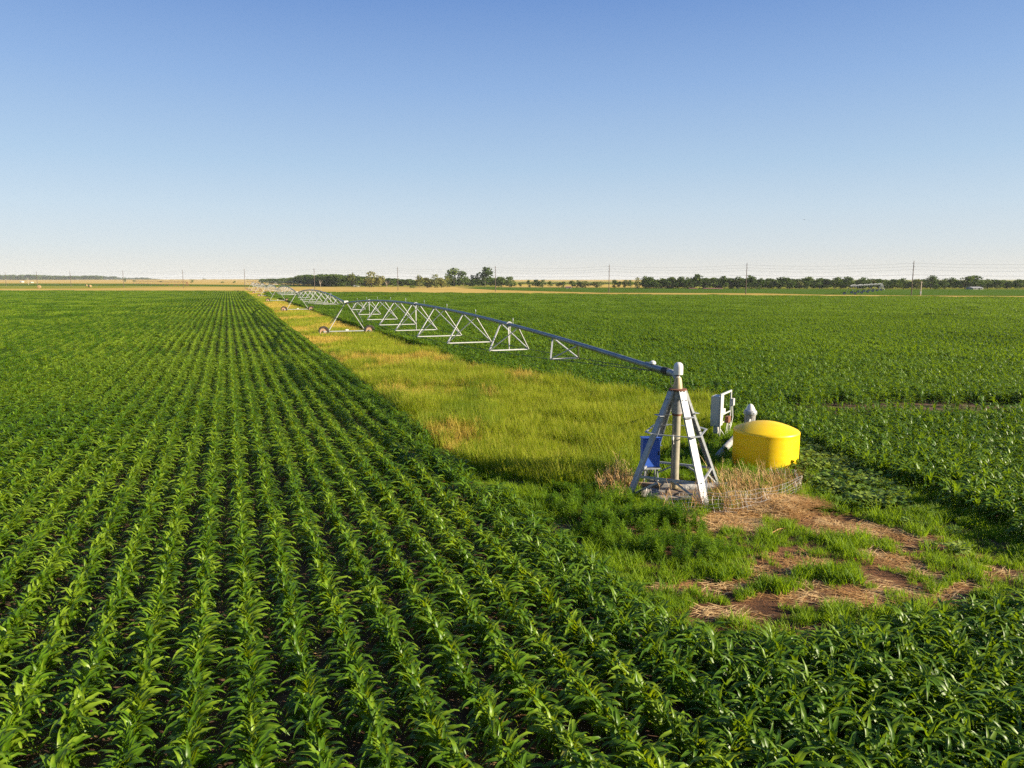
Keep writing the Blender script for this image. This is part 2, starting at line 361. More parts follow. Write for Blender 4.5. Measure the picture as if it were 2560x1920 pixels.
def corn(V, F, rnd, h=.85, nl=10, seg=6, off=(0, 0), wide=1.0, ls=1.0):
    ox, oy = off; az0 = rnd.uniform(0, 6.28); lean = (rnd.uniform(-.05, .05), rnd.uniform(-.05, .05))
    # stalk
    k = len(V); hs = h * .55
    for z, r in ((0, .014), (hs, .011)):
        for q in range(4): V.append((ox + lean[0] * z + r * math.cos(q * 1.57), oy + lean[1] * z + r * math.sin(q * 1.57), z))
    for q in range(4): F.append((k + q, k + (q + 1) % 4, k + 4 + (q + 1) % 4, k + 4 + q))
    for i in range(nl):
        u = i / (nl - 1); z = .06 + hs * .95 * u; az = az0 + (i % 2) * math.pi + rnd.uniform(-.6, .6)
        L = (.30 + .36 * math.sin(math.pi * min(1, .18 + u * .72))) * rnd.uniform(.8, 1.15) * h / .85 * ls
        Wd = (.050 + .046 * math.sin(math.pi * min(1, .2 + u * .7))) * wide
        e0 = R(38 + 40 * u + rnd.uniform(-8, 8)); e1 = R(-82 + 75 * max(0, u - .45) * 1.5 + rnd.uniform(-25, 25))
        if u > .8: L *= .78; e0 = R(rnd.uniform(64, 84)); e1 = R(rnd.uniform(-60, 35)); Wd *= .9
        leaf(V, F, (ox + lean[0] * z, oy + lean[1] * z, z), az, L, Wd, e0, e1, seg, .35, rnd.uniform(-.7, .7))
def to_obj(name, V, F, mat, coll=None, T=None, smooth=True):
    me = bpy.data.meshes.new(name); me.from_pydata([tuple(p) for p in V], [], F); me.materials.append(mat)
    if smooth: me.polygons.foreach_set('use_smooth', [True] * len(F))
    if T is not None:
        a = me.attributes.new('tip', 'FLOAT', 'POINT'); a.data.foreach_set('value', T)
    me.update()
    if coll is None: return me
    o = bpy.data.objects.new(name, me); coll.objects.link(o); return o
NV = 8
near_meshes = []
PC = pcoll('plants_corn')
rnd = random.Random(5)
for i in range(NV):
    V, F = [], []; corn(V, F, rnd, h=rnd.uniform(.66, .78), nl=rnd.choice((12, 13, 14)), seg=8, ls=1.02, wide=.84)
    o = to_obj('a_corn_%02d' % i, V, F, M_corn, PC); near_meshes.append(o.data)
near_r = []
for i in range(NV):
    V, F = [], []; corn(V, F, rnd, h=rnd.uniform(.72, .88), nl=rnd.choice((11, 12)), seg=8, wide=.76, ls=1.0)
    o = to_obj('b_corn_%02d' % i, V, F, M_cornr, PC); near_r.append(o.data)
def mid_chunk(name, mat, jit, wide, n=10, L=1.6, hm=.88):
    for i in range(5):
        V, F = [], []
        for k in range(n): corn(V, F, rnd, h=rnd.uniform(.75, .95) * hm, nl=9, seg=3, ls=(.94 if hm < 1 else 1.1), off=(rnd.gauss(0, jit), (k + .5) * L / n - L / 2 + rnd.uniform(-.05, .05)), wide=wide)
        to_obj(name % i, V, F, mat, PC)
mid_chunk('c_corn_%02d', M_corn, .03, 1.1); mid_chunk('d_corn_%02d', M_cornr, .10, 1.1, 11, hm=1.0)
RS = .77
def far_chunk(name, mat, jit, hm=.88):
    for i in range(4):
        V, F = [], []
        for r in (-1, 0, 1):
            for k in range(24): corn(V, F, rnd, h=rnd.uniform(.75, .98) * hm, nl=7, seg=2, ls=(.92 if hm < 1 else 1.15), off=(r * RS + rnd.gauss(0, jit), (k + .5) * 4 / 24 - 2 + rnd.uniform(-.05, .05)), wide=1.5)
        to_obj(name % i, V, F, mat, PC)
far_chunk('e_corn_%02d', M_corn, .04); far_chunk('f_corn_%02d', M_cornr, .12, 1.0)
# index bases
IA, IB, IC, ID, IE, IF = 0, NV, 2 * NV, 2 * NV + 5, 2 * NV + 10, 2 * NV + 14

def instancer(name, P, Z, rot, scl, idx, coll):
    """P (n,2) places, rot (n) about z or (n,3), scl (n) or (n,3)"""
    n = len(P); me = bpy.data.meshes.new(name); co = np.c_[P, Z if np.ndim(Z) else np.full(n, Z)].astype(np.float32)
    me.vertices.add(n); me.vertices.foreach_set('co', co.ravel())
    r3 = rot if np.ndim(rot) == 2 else np.c_[np.zeros(n), np.zeros(n), rot]
    s3 = scl if np.ndim(scl) == 2 else np.c_[scl, scl, scl]
    for nm, ar in (('rot', r3), ('scl', s3)):
        a = me.attributes.new(nm, 'FLOAT_VECTOR', 'POINT'); a.data.foreach_set('vector', np.asarray(ar, np.float32).ravel())
    a = me.attributes.new('idx', 'INT', 'POINT'); a.data.foreach_set('value', np.asarray(idx, np.int32))
    o = bpy.data.objects.new(name, me); C.objects.link(o)
    ng = bpy.data.node_groups.new(name + '_scatter', 'GeometryNodeTree')
    ng.interface.new_socket('Geometry', in_out='INPUT', socket_type='NodeSocketGeometry'); ng.interface.new_socket('Geometry', in_out='OUTPUT', socket_type='NodeSocketGeometry')
    N = ng.nodes; gi = N.new('NodeGroupInput'); go = N.new('NodeGroupOutput'); ip = N.new('GeometryNodeInstanceOnPoints'); ci = N.new('GeometryNodeCollectionInfo')
    ci.inputs['Collection'].default_value = coll; ci.inputs['Separate Children'].default_value = True; ci.inputs['Reset Children'].default_value = True
    m2p = N.new('GeometryNodeMeshToPoints')
    def at(nm, ty):
        q = N.new('GeometryNodeInputNamedAttribute'); q.data_type = ty; q.inputs['Name'].default_value = nm; return q.outputs['Attribute']
    L = ng.links.new
    L(gi.outputs[0], ip.inputs['Points']); L(ci.outputs[0], ip.inputs['Instance']); ip.inputs['Pick Instance'].default_value = True
    L(at('idx', 'INT'), ip.inputs['Instance Index']); L(at('rot', 'FLOAT_VECTOR'), ip.inputs['Rotation']); L(at('scl', 'FLOAT_VECTOR'), ip.inputs['Scale'])
    L(ip.outputs[0], go.inputs[0])
    md = o.modifiers.new('scatter', 'NODES'); md.node_group = ng
    return o
u = np.array([-.397, 1.0]); u /= np.linalg.norm(u); nrm = np.array([u[1], -u[0]])
ROW_ANG = math.atan2(-u[0], u[1])      # turn that takes +y onto u
def rows(poly, dr, ds, jit_r, jit_s, dmin, dmax, r_off=0.0):
    # lattice in (r, s) coordinates clipped to poly, view wedge and distance
    r = poly @ nrm; s = poly @ u
    rr = np.arange(math.floor(r.min() / dr) * dr + r_off, r.max(), dr); ss = np.arange(max(s.min(), -5), min(s.max(), 620), ds)
    out = []
    for a in rr:
        p = a * nrm + np.outer(ss + rng.uniform(0, ds), u)
        d = np.hypot(p[:, 0], p[:, 1]); k = (d >= dmin) & (d < dmax) & seen(p)
        p = p[k]
        if len(p): out.append(p)
    P = np.vstack(out); P = P[inpoly(P, poly)]
    return P + rng.normal(0, 1, (len(P), 1)) * jit_r * nrm + rng.uniform(-1, 1, (len(P), 1)) * jit_s * u
D1, D2 = 62, 135
parts = []
def addp(P, idx0, n, smin, smax, free=True):
    k = len(P); rot = rng.uniform(0, 6.283, k) if free else ROW_ANG + math.pi * rng.integers(0, 2, k)
    hgt = fbm(P[:, 0], P[:, 1], 9, 3)
    sc = rng.uniform(smin, smax, k) * (.74 + .52 * hgt); sc *= np.where(rng.random(k) < .08, rng.uniform(.55, .8, k), 1)
    parts.append((P, rot, sc, idx0 + rng.integers(0, n, k)))
def thin(P):   # gaps where seed failed, and a weak patch in the far right field
    keep = rng.random(len(P)) > .035
    c = np.array(gp(2330, 1030)); q = (P - c) / np.array([6.5, 2.2]); th = R(-12)
    keep &= ~((np.hypot(q[:, 0], q[:, 1]) < 1.0 * (.6 + fbm(P[:, 0], P[:, 1], 1.5, 4))) & (rng.random(len(P)) > .12))
    return P[keep]
PL = thin(rows(LEFTP, RS, .138, .025, .03, 0, D1)); PR = thin(rows(RIGHTP, RS, .112, .14, .05, 0, D1, .3))
# dense sowing where the two plantings meet at the lower right corner
extra = rows(LEFTP, RS, .13, .14, .06, 0, 40, .38); ex_r = extra @ nrm; ex_t = (gpoly([(1640, 1512)], .56) @ nrm)[0]
extra = extra[(ex_r > ex_t + rng.uniform(-1.5, 1.5, len(extra)))]
# the plants that show largest become single plants
def size_on_picture(P): return np.hypot(np.hypot(P[:, 0], P[:, 1]), H - .5)
allL = np.vstack([PL, extra]); dl = size_on_picture(allL)
lim = (allL[:, 1] * math.cos(PITCH) + H * math.sin(PITCH)) * 1280 / FPX
zz = allL[:, 1]; infr = (np.abs(allL[:, 0]) < lim - .05) & (zz > 8.15)
order = np.argsort(np.where(infr, dl, 1e9))[:300]
first = allL[order]; mask = np.ones(len(allL), bool); mask[order] = False
rest = allL[mask]; dn = (rest @ nrm) > ex_t - 1.0
addp(rest[~dn], IA, NV, .88, 1.12); addp(rest[dn], IB, NV, .9, 1.08); addp(PR, IB, NV, .92, 1.2)
mL = rows(LEFTP, RS, 1.6, .02, 0, D1, D2); mR = rows(RIGHTP, RS, 1.6, .05, 0, D1, D2, .3)
addp(mL, IC, 5, .95, 1.05, False); addp(mR, ID, 5, 1.0, 1.15, False)
fL = rows(LEFTP, RS * 3, 4.0, .02, 0, D2, 640); fR = rows(RIGHTP, RS * 3, 4.0, .05, 0, D2, 640, .3)
addp(fL, IE, 4, .97, 1.03, False); addp(fR, IF, 4, 1.0, 1.1, False)
P_ = np.vstack([p[0] for p in parts]); R_ = np.concatenate([p[1] for p in parts]); S_ = np.concatenate([p[2] for p in parts]); I_ = np.concatenate([p[3] for p in parts])
isfar = I_ >= IC
S3 = np.c_[np.where(isfar, 1.0, S_), np.where(isfar, 1.0, S_), S_]
o = instancer('corn_field_plants', P_, 0.01, R_, S3, I_, PC)
tag(o, 'rows of young green corn filling both fields beyond the closest plants', 'corn crop', kind='stuff')
print('corn instances', len(P_))
big = first[:, 0] > 0
for i, p in enumerate(first):
    o = bpy.data.objects.new('corn_plant', (near_r if p @ nrm > ex_t - 1.0 else near_meshes)[random.randrange(NV)]); C.objects.link(o)
    o.location = (p[0], p[1], .01); o.rotation_euler = (0, 0, random.uniform(0, 6.28)); s = random.uniform(.9, 1.12); o.scale = (s, s, s)
    tag(o, 'leafy young corn plant in the rows running along the bottom edge of the photo', 'corn plant', 'corn plants closest to the camera')

# ------------------------------------------------------------------ tall grass of the strip
PG = pcoll('plants_grass')
def grass_clump(name, mat, n, spread, h, w, seg, coll=PG, bend=(.2, 1.0), heads=False):
    V, F, T = [], [], []
    for i in range(n):
        a = rnd.uniform(0, 6.28); r = spread * math.sqrt(rnd.random()); L = h * rnd.uniform(.6, 1.15)
        e0 = R(rnd.uniform(68, 90)); e1 = e0 - rnd.uniform(*bend)
        leaf(V, F, (r * math.cos(a), r * math.sin(a), 0), rnd.uniform(0, 6.28), L, w, e0, e1, seg, .2, rnd.uniform(-.5, .5))
        T += [max(0, (q / seg - .55) / .45) * (.75 if heads and i % 2 else .1) for q in range(seg + 1) for _ in range(3)]
    to_obj(name, V, F, mat, coll, T)
for i in range(4): grass_clump('a_grass_%d' % i, M_tall, 46, .32, .78, .012, 4, heads=True)
for i in range(3): grass_clump('b_grass_%d' % i, M_tall, 90, .85, .62, .028, 2, heads=True)
for i in range(3): grass_clump('c_grass_%d' % i, M_gold, 80, .85, .42, .03, 2)
for i in range(2): grass_clump('d_grass_%d' % i, M_gold, 40, .30, .62, .010, 3)
for i in range(2): grass_clump('e_grass_%d' % i, M_green, 46, .30, .80, .012, 4)
for i in range(2): grass_clump('f_grass_%d' % i, M_green, 90, .85, .5, .03, 2)
def scatter_in(poly, dens, dmin=0, dmax=1e9, m=3):
    x0, y0 = poly.min(0); x1, y1 = poly.max(0); n = int((x1 - x0) * (y1 - y0) * dens)
    P = np.c_[rng.uniform(x0, x1, n), rng.uniform(y0, y1, n)]; d = np.hypot(P[:, 0], P[:, 1])
    P = P[(d >= dmin) & (d < dmax)]; P = P[seen(P, m)]
    return P[inpoly(P, poly)]
def strip_sections(dens, dmin, dmax): return scatter_in(STRIP, dens, dmin, dmax)
g1 = strip_sections(14, 0, 62); g2 = strip_sections(2.6, 62, 900)
def kinds(P, sc, blend):
    n = fbm(P[:, 0], P[:, 1] * .6, sc, 2) + rng.normal(0, .10, len(P)) + np.clip((P[:, 1] - 36) / 40, 0, 1) * .27
    m = fbm(P[:, 0], P[:, 1] * .6, sc * .8, 21) + rng.normal(0, .09, len(P)) + np.clip((40 - P[:, 1]) / 40, 0, 1) * .06
    return n > .66, m > .60
k1, e1 = kinds(g1, 3.2, .1); k2, e2 = kinds(g2, 8, .1)
sc1 = rng.uniform(.7, 1.25, len(g1)) * (.5 + .95 * fbm(g1[:, 0], g1[:, 1], 2.6, 8)); sc2 = rng.uniform(.8, 1.2, len(g2)) * (.7 + .5 * fbm(g2[:, 0], g2[:, 1], 8, 8))
i1 = np.where(k1, 10 + rng.integers(0, 2, len(g1)), np.where(e1, 12 + rng.integers(0, 2, len(g1)), rng.integers(0, 4, len(g1))))
i2 = np.where(k2, 7 + rng.integers(0, 3, len(g2)), np.where(e2, 14 + rng.integers(0, 2, len(g2)), 4 + rng.integers(0, 3, len(g2))))
o = instancer('tall_grass', np.vstack([g1, g2]), .01, rng.uniform(0, 6.28, len(g1) + len(g2)), np.concatenate([sc1, sc2]), np.concatenate([i1, i2]), PG)
tag(o, 'yellow green tall grass strip between the two corn fields under the irrigator', 'grass', kind='stuff')
print('grass', len(g1), len(g2))
# ------------------------------------------------------------------ short grass, weeds and litter round the pivot
bare_spots = [(1800, 1310, 110, 22), (2085, 1322, 120, 24), (1960, 1290, 90, 22), (1730, 1395, 80, 16), (1700, 1478, 50, 10), (1790, 1478, 110, 16), (2205, 1405, 45, 24), (2200, 1455, 70, 20), (1830, 1540, 120, 20),
              (1980, 1510, 120, 18), (2130, 1500, 60, 18), (2040, 1415, 90, 12), (2300, 1440, 30, 12), (2250, 1350, 40, 18), (1930, 1440, 60, 10)]
def bareness(P):
    b = np.zeros(len(P))
    for (x, y, rx, ry) in bare_spots:
        c = np.array(gp(x, y)); ex = abs(gp(x + rx, y)[0] - c[0]); ey = abs(gp(x, y - ry)[1] - c[1]) * 1.2
        q = (P - c) / np.array([ex, ey]); b = np.maximum(b, 1.25 - np.hypot(q[:, 0], q[:, 1]))
    return b + (fbm(P[:, 0], P[:, 1], .9, 6) - .5) * 1.5
PS = pcoll('plants_short')
for i in range(4): grass_clump('a_short_%d' % i, M_short, 44, .13, .17, .009, 3, PS, (.4, 1.5))
for i in range(2): grass_clump('b_short_%d' % i, M_short, 44, .16, .34, .011, 3, PS, (.4, 1.6))
sg = scatter_in(BARE, 42); bb = bareness(sg)
PADC = np.array((5.05, 21.05))
keep = (bb < rng.uniform(.05, .35, len(sg))) & (np.max(np.abs((sg - PADC) @ np.array([[.91, .41], [-.41, .91]])), axis=1) > 1.05)
sg = sg[keep]
tankc = np.array((8.94, 24.45))
sg = sg[np.hypot(*(sg - tankc).T) > 1.18]
o = instancer('short_grass', sg, .05, rng.uniform(0, 6.28, len(sg)), rng.uniform(.55, 1.25, len(sg)) * (.6 + .8 * fbm(sg[:, 0], sg[:, 1], 1.6, 12)), rng.integers(0, 6, len(sg)) * (rng.random(len(sg)) < .9), PS)
tag(o, 'patchy bright green grass on the bare ground around the pivot', 'grass', kind='stuff')
print('short', len(sg))
PW = pcoll('plants_weeds')
def feather(name):
    V, F = [], []
    for s in range(7):
        a = rnd.uniform(0, 6.28); rr = rnd.uniform(0, .16); bx, by = rr * math.cos(a), rr * math.sin(a); h = rnd.uniform(.3, .6)
        for k in range(26):
            z = h * (.15 + .85 * k / 26); L = .15 * (1.15 - .6 * k / 26) * rnd.uniform(.7, 1.2)
            leaf(V, F, (bx + rnd.uniform(-.03, .03), by + rnd.uniform(-.03, .03), z), rnd.uniform(0, 6.28), L, .022, R(rnd.uniform(5, 60)), R(rnd.uniform(-50, 10)), 2, .1)
    to_obj(name, V, F, M_weed, PW)
def broad(name):
    V, F = [], []
    for s in range(34):
        a = rnd.uniform(0, 6.28); r = .32 * math.sqrt(rnd.random()); z = rnd.uniform(.05, .26)
        leaf(V, F, (r * math.cos(a), r * math.sin(a), z), rnd.uniform(0, 6.28), rnd.uniform(.09, .15), .10, R(rnd.uniform(0, 50)), R(rnd.uniform(-60, 0)), 3, .15, rnd.uniform(-.5, .5))
    to_obj(name, V, F, M_broad, PW)
for i in range(3): feather('a_weed_%d' % i)
for i in range(3): broad('b_weed_%d' % i)
WEED = gpoly([(1340, 1245), (1440, 1222), (1540, 1240), (1590, 1245), (1640, 1262), (1670, 1296), (1740, 1325), (1800, 1352), (1850, 1385), (1850, 1415), (1760, 1428), (1660, 1420), (1560, 1400), (1470, 1360), (1400, 1305)], 0)
WEED2 = gpoly([(1640, 1130), (1720, 1105), (1790, 1105), (1860, 1160), (1905, 1195), (1960, 1215), (1990, 1235), (1890, 1225), (1820, 1190), (1740, 1180), (1680, 1200)], 0)
BROAD = gpoly([(2005, 1120), (2060, 1120), (2130, 1160), (2190, 1195), (2240, 1240), (2255, 1275), (2230, 1295), (2150, 1285), (2080, 1262), (2030, 1225), (1990, 1195)], 0)
BROAD2 = gpoly([(2270, 1270), (2350, 1300), (2420, 1370), (2400, 1410), (2330, 1370), (2280, 1330)], 0)
w1 = scatter_in(WEED, 13); w2 = scatter_in(WEED2, 6); w3 = scatter_in(BROAD, 16); w4 = scatter_in(BROAD2, 4)
w3b = w3[fbm(w3[:, 0], w3[:, 1], 1.2, 4) > .40]
w2 = w2[(np.hypot(*(w2 - tankc).T) > 1.3)]
ww = np.vstack([w1, w2, w3b, w4]); wi = np.concatenate([rng.integers(0, 3, len(w1)), rng.integers(0, 3, len(w2)), 3 + rng.integers(0, 3, len(w3b)), 3 + rng.integers(0, 3, len(w4))])
ws = np.concatenate([rng.uniform(.6, 1.15, len(w1)) * (.35 + 1.15 * fbm(w1[:, 0], w1[:, 1], .9, 3)), rng.uniform(.5, 1.0, len(w2)), rng.uniform(.7, 1.5, len(w3b)), rng.uniform(.6, 1.1, len(w4))])
o = instancer('weeds', ww, .04, rng.uniform(0, 6.28, len(ww)), ws, wi, PW); tag(o, 'feathery and broad leaved green weeds around the concrete pad and tank', 'weeds', kind='stuff')
PD = pcoll('plants_dry')
def litter(name, n=26):
    V, F = [], []
    for i in range(n):
        a = rnd.uniform(0, 6.28); r = .3 * math.sqrt(rnd.random())
        leaf(V, F, (r * math.cos(a), r * math.sin(a), rnd.uniform(0, .035)), rnd.gauss(0, .6), rnd.uniform(.08, .42), rnd.uniform(.007, .016), R(rnd.uniform(-3, 16)), R(rnd.uniform(-20, 5)), 3, .1)
    to_obj(name, V, F, M_straw, PD)
def drystalk(name):
    V, F = [], []
    for i in range(9):
        a = rnd.uniform(0, 6.28); r = .26 * math.sqrt(rnd.random()); L = rnd.uniform(.4, 1.15); az = rnd.uniform(0, 6.28); e = R(rnd.uniform(58, 90))
        leaf(V, F, (r * math.cos(a), r * math.sin(a), 0), az, L, .0085, e, e - rnd.uniform(0, .8), 4, .1)
        for k in range(5):
            leaf(V, F, (r * math.cos(a) + math.cos(az) * math.cos(e) * L * .5, r * math.sin(a) + math.sin(az) * math.cos(e) * L * .5, L * rnd.uniform(.4, .75)), rnd.uniform(0, 6.28), rnd.uniform(.07, .2), .007, R(rnd.uniform(20, 70)), R(rnd.uniform(-30, 40)), 2)
    to_obj(name, V, F, M_straw, PD)
for i in range(3): litter('a_dry_%d' % i)
for i in range(3): drystalk('b_dry_%d' % i)
lt = scatter_in(BARE, 21); bb = bareness(lt); lt = lt[(bb > rng.uniform(.0, .9, len(lt))) & (fbm(lt[:, 0], lt[:, 1] * 1.8, .8, 31) > rng.uniform(.35, .6, len(lt)))]
res = scatter_in(LEFTP, 2.6, 0, 34); res = res[fbm(res[:, 0], res[:, 1], 1.1, 40) > .5]
HEAP = gpoly([(1690, 1300), (1800, 1290), (1920, 1262), (2030, 1245), (2065, 1275), (2030, 1295), (1930, 1310), (1840, 1345), (1760, 1325)], 0)
hp = scatter_in(HEAP, 42)
STALK = gpoly([(1780, 1235), (1800, 1200), (1800, 1215), (1900, 1215), (1990, 1225), (2010, 1262), (1920, 1285), (1840, 1300), (1790, 1290)], 0)
STALK2 = gpoly([(1500, 1190), (1560, 1200), (1585, 1235), (1575, 1262), (1520, 1262), (1490, 1235)], 0)
STALK3 = gpoly([(1640, 1275), (1690, 1292), (1765, 1300), (1790, 1285), (1700, 1262)], 0)
st = np.vstack([scatter_in(STALK, 11), scatter_in(STALK2, 11), scatter_in(STALK3, 3)])
zh = .03 + .30 * np.clip(1 - np.hypot(*((hp - np.array(gp(1960, 1278))) / np.array([1.7, .9])).T), 0, 1)
dd = np.vstack([lt, hp, st, res]); dz = np.concatenate([np.full(len(lt), .07), zh + .05, np.full(len(st), .03), np.full(len(res), .015)])
di = np.concatenate([rng.integers(0, 3, len(lt)), rng.integers(0, 3, len(hp)), 3 + rng.integers(0, 3, len(st)), rng.integers(0, 3, len(res))])
ds_ = np.concatenate([rng.uniform(.7, 1.3, len(lt)), rng.uniform(.9, 1.4, len(hp)), rng.uniform(.55, 1.15, len(st)), rng.uniform(.5, .9, len(res))])
o = instancer('dry_weeds', dd, dz, rng.uniform(-.7, .7, len(dd)) + np.where(rng.random(len(dd)) < .5, 0, 3.14), ds_, di, PD)
tag(o, 'dry tan straw litter and dead stalks around the concrete pad', 'straw', kind='stuff')

# ------------------------------------------------------------------ centre pivot irrigator
PIV = Vector((4.97, 21.05, 0)); T1 = Vector((*gp(868, 841), 0)); UD = (T1 - PIV).normalized(); SP1 = (T1 - PIV).length
SPN = 64.0; HP = 3.68; HT = 3.80
STEP = Vector((-23.4, 59.5, 0)).normalized() * SPN
def make_span(root, A, B, hA, hB, nst, t0, t1, simple=False, pr=.085, mats=None):
    mp, ms = mats or (M_pipe, M_strut)
    A, B = Vector(A), Vector(B); L = (B - A).length; d = (B - A).normalized(); tr = Vector((d.y, -d.x, 0))
    cam_, sag = 1.02 * L / 66, .87 * L / 66
    top = lambda t: A.lerp(B, t) + Vector((0, 0, hA + (hB - hA) * t + cam_ * 4 * t * (1 - t)))
    botz = lambda t: hA + (hB - hA) * t - sag * 4 * t * (1 - t)
    sp = bpy.data.objects.new('span', None); C.objects.link(sp); sp.parent = root; sp.location = A
    loc = lambda p: Vector(p) - A
    N = 8 if simple else 30
    m = MB(); m.tube([loc(top(i / N)) for i in range(N + 1)], pr, 6 if simple else 12); m.build('pipe', mp, sp)
    st = MB(); ts = [t0 + (t1 - t0) * i / (nst - 1) for i in range(nst)]; ends = [[], []]; fl = MB()
    r = .04 if not simple else .03
    for i, t in enumerate(ts):
        pt = top(t); c = A.lerp(B, t); zb = botz(t); w = 1.66 * (pt.z - zb) / 2; e = []
        for s in (-1, 1):
            q = c + tr * s * w + Vector((0, 0, zb)); e.append(q); ends[(s + 1) // 2].append(loc(q))
            dt = 1.15 / L
            for sg_ in (-1, 1):
                pp = top(t + sg_ * dt) - Vector((0, 0, pr * .5))
                st.bar(loc(q), loc(pp), r * 1.5, r)
        st.bar(loc(e[0]), loc(e[1]), r * 1.3, r * 1.3)
        if i % 3 == 1 and not simple:
            mid = (e[0] + e[1]) / 2
            st.bar(loc(mid), loc(pt + d * .12), r * .9, r * .9); st.bar(loc(mid), loc(pt - d * .12), r * .9, r * .9)
            k = top(t + .0015) - top(t - .0015); k.normalize()
            fl = MB(); fl.tube([loc(pt - k * .035), loc(pt + k * .035)], pr * 1.7, 12); fl.build('pipe_flange', M_galv, sp)
        if not simple: st.build('truss_strut', ms, sp); st = MB()
    if st.v: st.build('truss_strut', ms, sp)
    rd = MB()
    for s in (0, 1):
        rd.tube([loc(top(.012) - Vector((0, 0, .1)))] + ends[s] + [loc(top(.988) - Vector((0, 0, .1)))], .011 if not simple else .03, 4)
    rd.build('truss_rod', M_cable, sp)
    if not simple:
        k = 0
        for i in range(9):
            t = .2 + .085 * i; p = top(t) + Vector((0, 0, pr))
            s_ = MB(); s_.tube([loc(p), loc(p + Vector((0, 0, .15)))], .010, 6); s_.tube([loc(p + Vector((0, 0, .14))), loc(p + Vector((0, 0, .20)))], .024, 6); s_.tube([loc(p + Vector((0, 0, .20))), loc(p + Vector((0, 0, .26))) ], [.024, .010], 6)
            s_.build('sprinkler', M_pipe if i % 2 else M_galv, sp)
    return top
def make_tower(root, P, d, h, simple=False, mats=None, wb=5.2):
    ms = (mats or (0, M_strut))[1]
    P = Vector(P); tr = Vector((d.y, -d.x, 0)); tw = bpy.data.objects.new('drive_tower', None); C.objects.link(tw); tw.parent = root; tw.location = P
    rad = .62; hb = rad * 1.0
    lm = (M_galv if not mats else ms)
    bm_ = MB(); bm_.bar(tr * -(wb / 2 - .1) + Vector((0, 0, hb)), tr * (wb / 2 - .1) + Vector((0, 0, hb)), .13, .11); bm_.build('base_beam', lm, tw)
    for s in (-1, 1):
        l = MB(); l.bar(tr * s * (wb / 2 - .55) + Vector((0, 0, hb + .04)), tr * s * .1 + Vector((0, 0, h)), .07 if not simple else .1, .07 if not simple else .1); l.build('leg', ms, tw)
        if not simple:
            l = MB(); l.bar(tr * s * (wb / 2 - .75) + Vector((0, 0, hb + .9)), tr * s * .25 - d * 2.6 + Vector((0, 0, h + .25)), .05, .05); l.build('brace', M_pipe, tw)
        # wheel, its axle along the span
        M = Matrix((d.cross(Vector((0, 0, 1))), Vector((0, 0, 1)), d)).transposed()
        c = tr * s * (wb / 2) + Vector((0, 0, rad)) + d * .0
        wh = bpy.data.objects.new('wheel', None); C.objects.link(wh); wh.parent = tw; wh.location = c; 
        ty = MB(); n = 28 if not simple else 12
        ty.lathe([(.42, -.13), (.56, -.16), (.61, -.11), (.62, 0), (.61, .11), (.56, .16), (.42, .13), (.40, 0), (.42, -.13)], (0, 0, 0), n, M, False)
        if not simple:
            for k in range(22):
                a = 2 * math.pi * k / 22
                for q in (-1, 1):
                    p0 = M @ Vector((.605 * math.cos(a), .605 * math.sin(a), q * .02)); p1 = M @ Vector((.60 * math.cos(a + .12), .60 * math.sin(a + .12), q * .14))
                    ty.bar(p0, p1, .045, .05, up=(p0).normalized())
        # parts of a wheel are sub-sub parts: keep tyre and rim as children of the tower instead
        ob = ty.build('tyre', M_tyre, tw); ob.location = c
        ri = MB(); ri.lathe([(.01, -.09), (.12, -.09), (.15, -.05), (.34, -.04), (.415, -.125), (.425, -.125), (.425, .115), (.30, .05), (.12, .06), (.01, .06)], (0, 0, 0), 20 if not simple else 10, M)
        ob = ri.build('rim', M_rim if not mats else ms, tw); ob.location = c
        bpy.data.objects.remove(wh)
        if not simple:
            gb = MB(); gb.box(c - d * .17 + tr * (-s) * .02, (.14, .16, .16), math.atan2(tr.y, tr.x)); gb.build('gearbox', M_galv, tw)
    if not simple:
        b = MB(); b.box((0, 0, h + .14), (.46, .3, .26), math.atan2(tr.y, tr.x)); b.build('control_box', M_white, tw, .02)
        b = MB(); b.box((0, 0, hb + .12), (.34, .2, .16), math.atan2(tr.y, tr.x)); b.build('drive_motor', M_white, tw, .02)
    return tw
irr = thing('center_pivot_irrigator', 'long galvanised pivot irrigator arching across the grass strip from its pivot tower', 'irrigator', PIV)
def world_to(root, fn):    # builds children given in world coordinates under an unrotated root
    before = set(bpy.data.objects); fn()
    for o in set(bpy.data.objects) - before:
        if o.parent is root: o.location = Vector(o.location) - root.location
def spans():
    prev = PIV.copy(); h0 = HP; P = T1.copy()
    for i in range(7):
        dd_ = (P - prev).normalized(); simple_ = i > 2
        make_span(irr, prev + (dd_ * .5 if i == 0 else Vector()), P, h0, HT, 9 if i == 0 else 8, .113 if i == 0 else .1, .87 if i == 0 else .9, simple_, pr=.088 if i < 3 else .1)
        make_tower(irr, P, STEP.normalized(), HT, simple_)
        prev = P.copy(); P = P + STEP; h0 = HT
world_to(irr, spans)
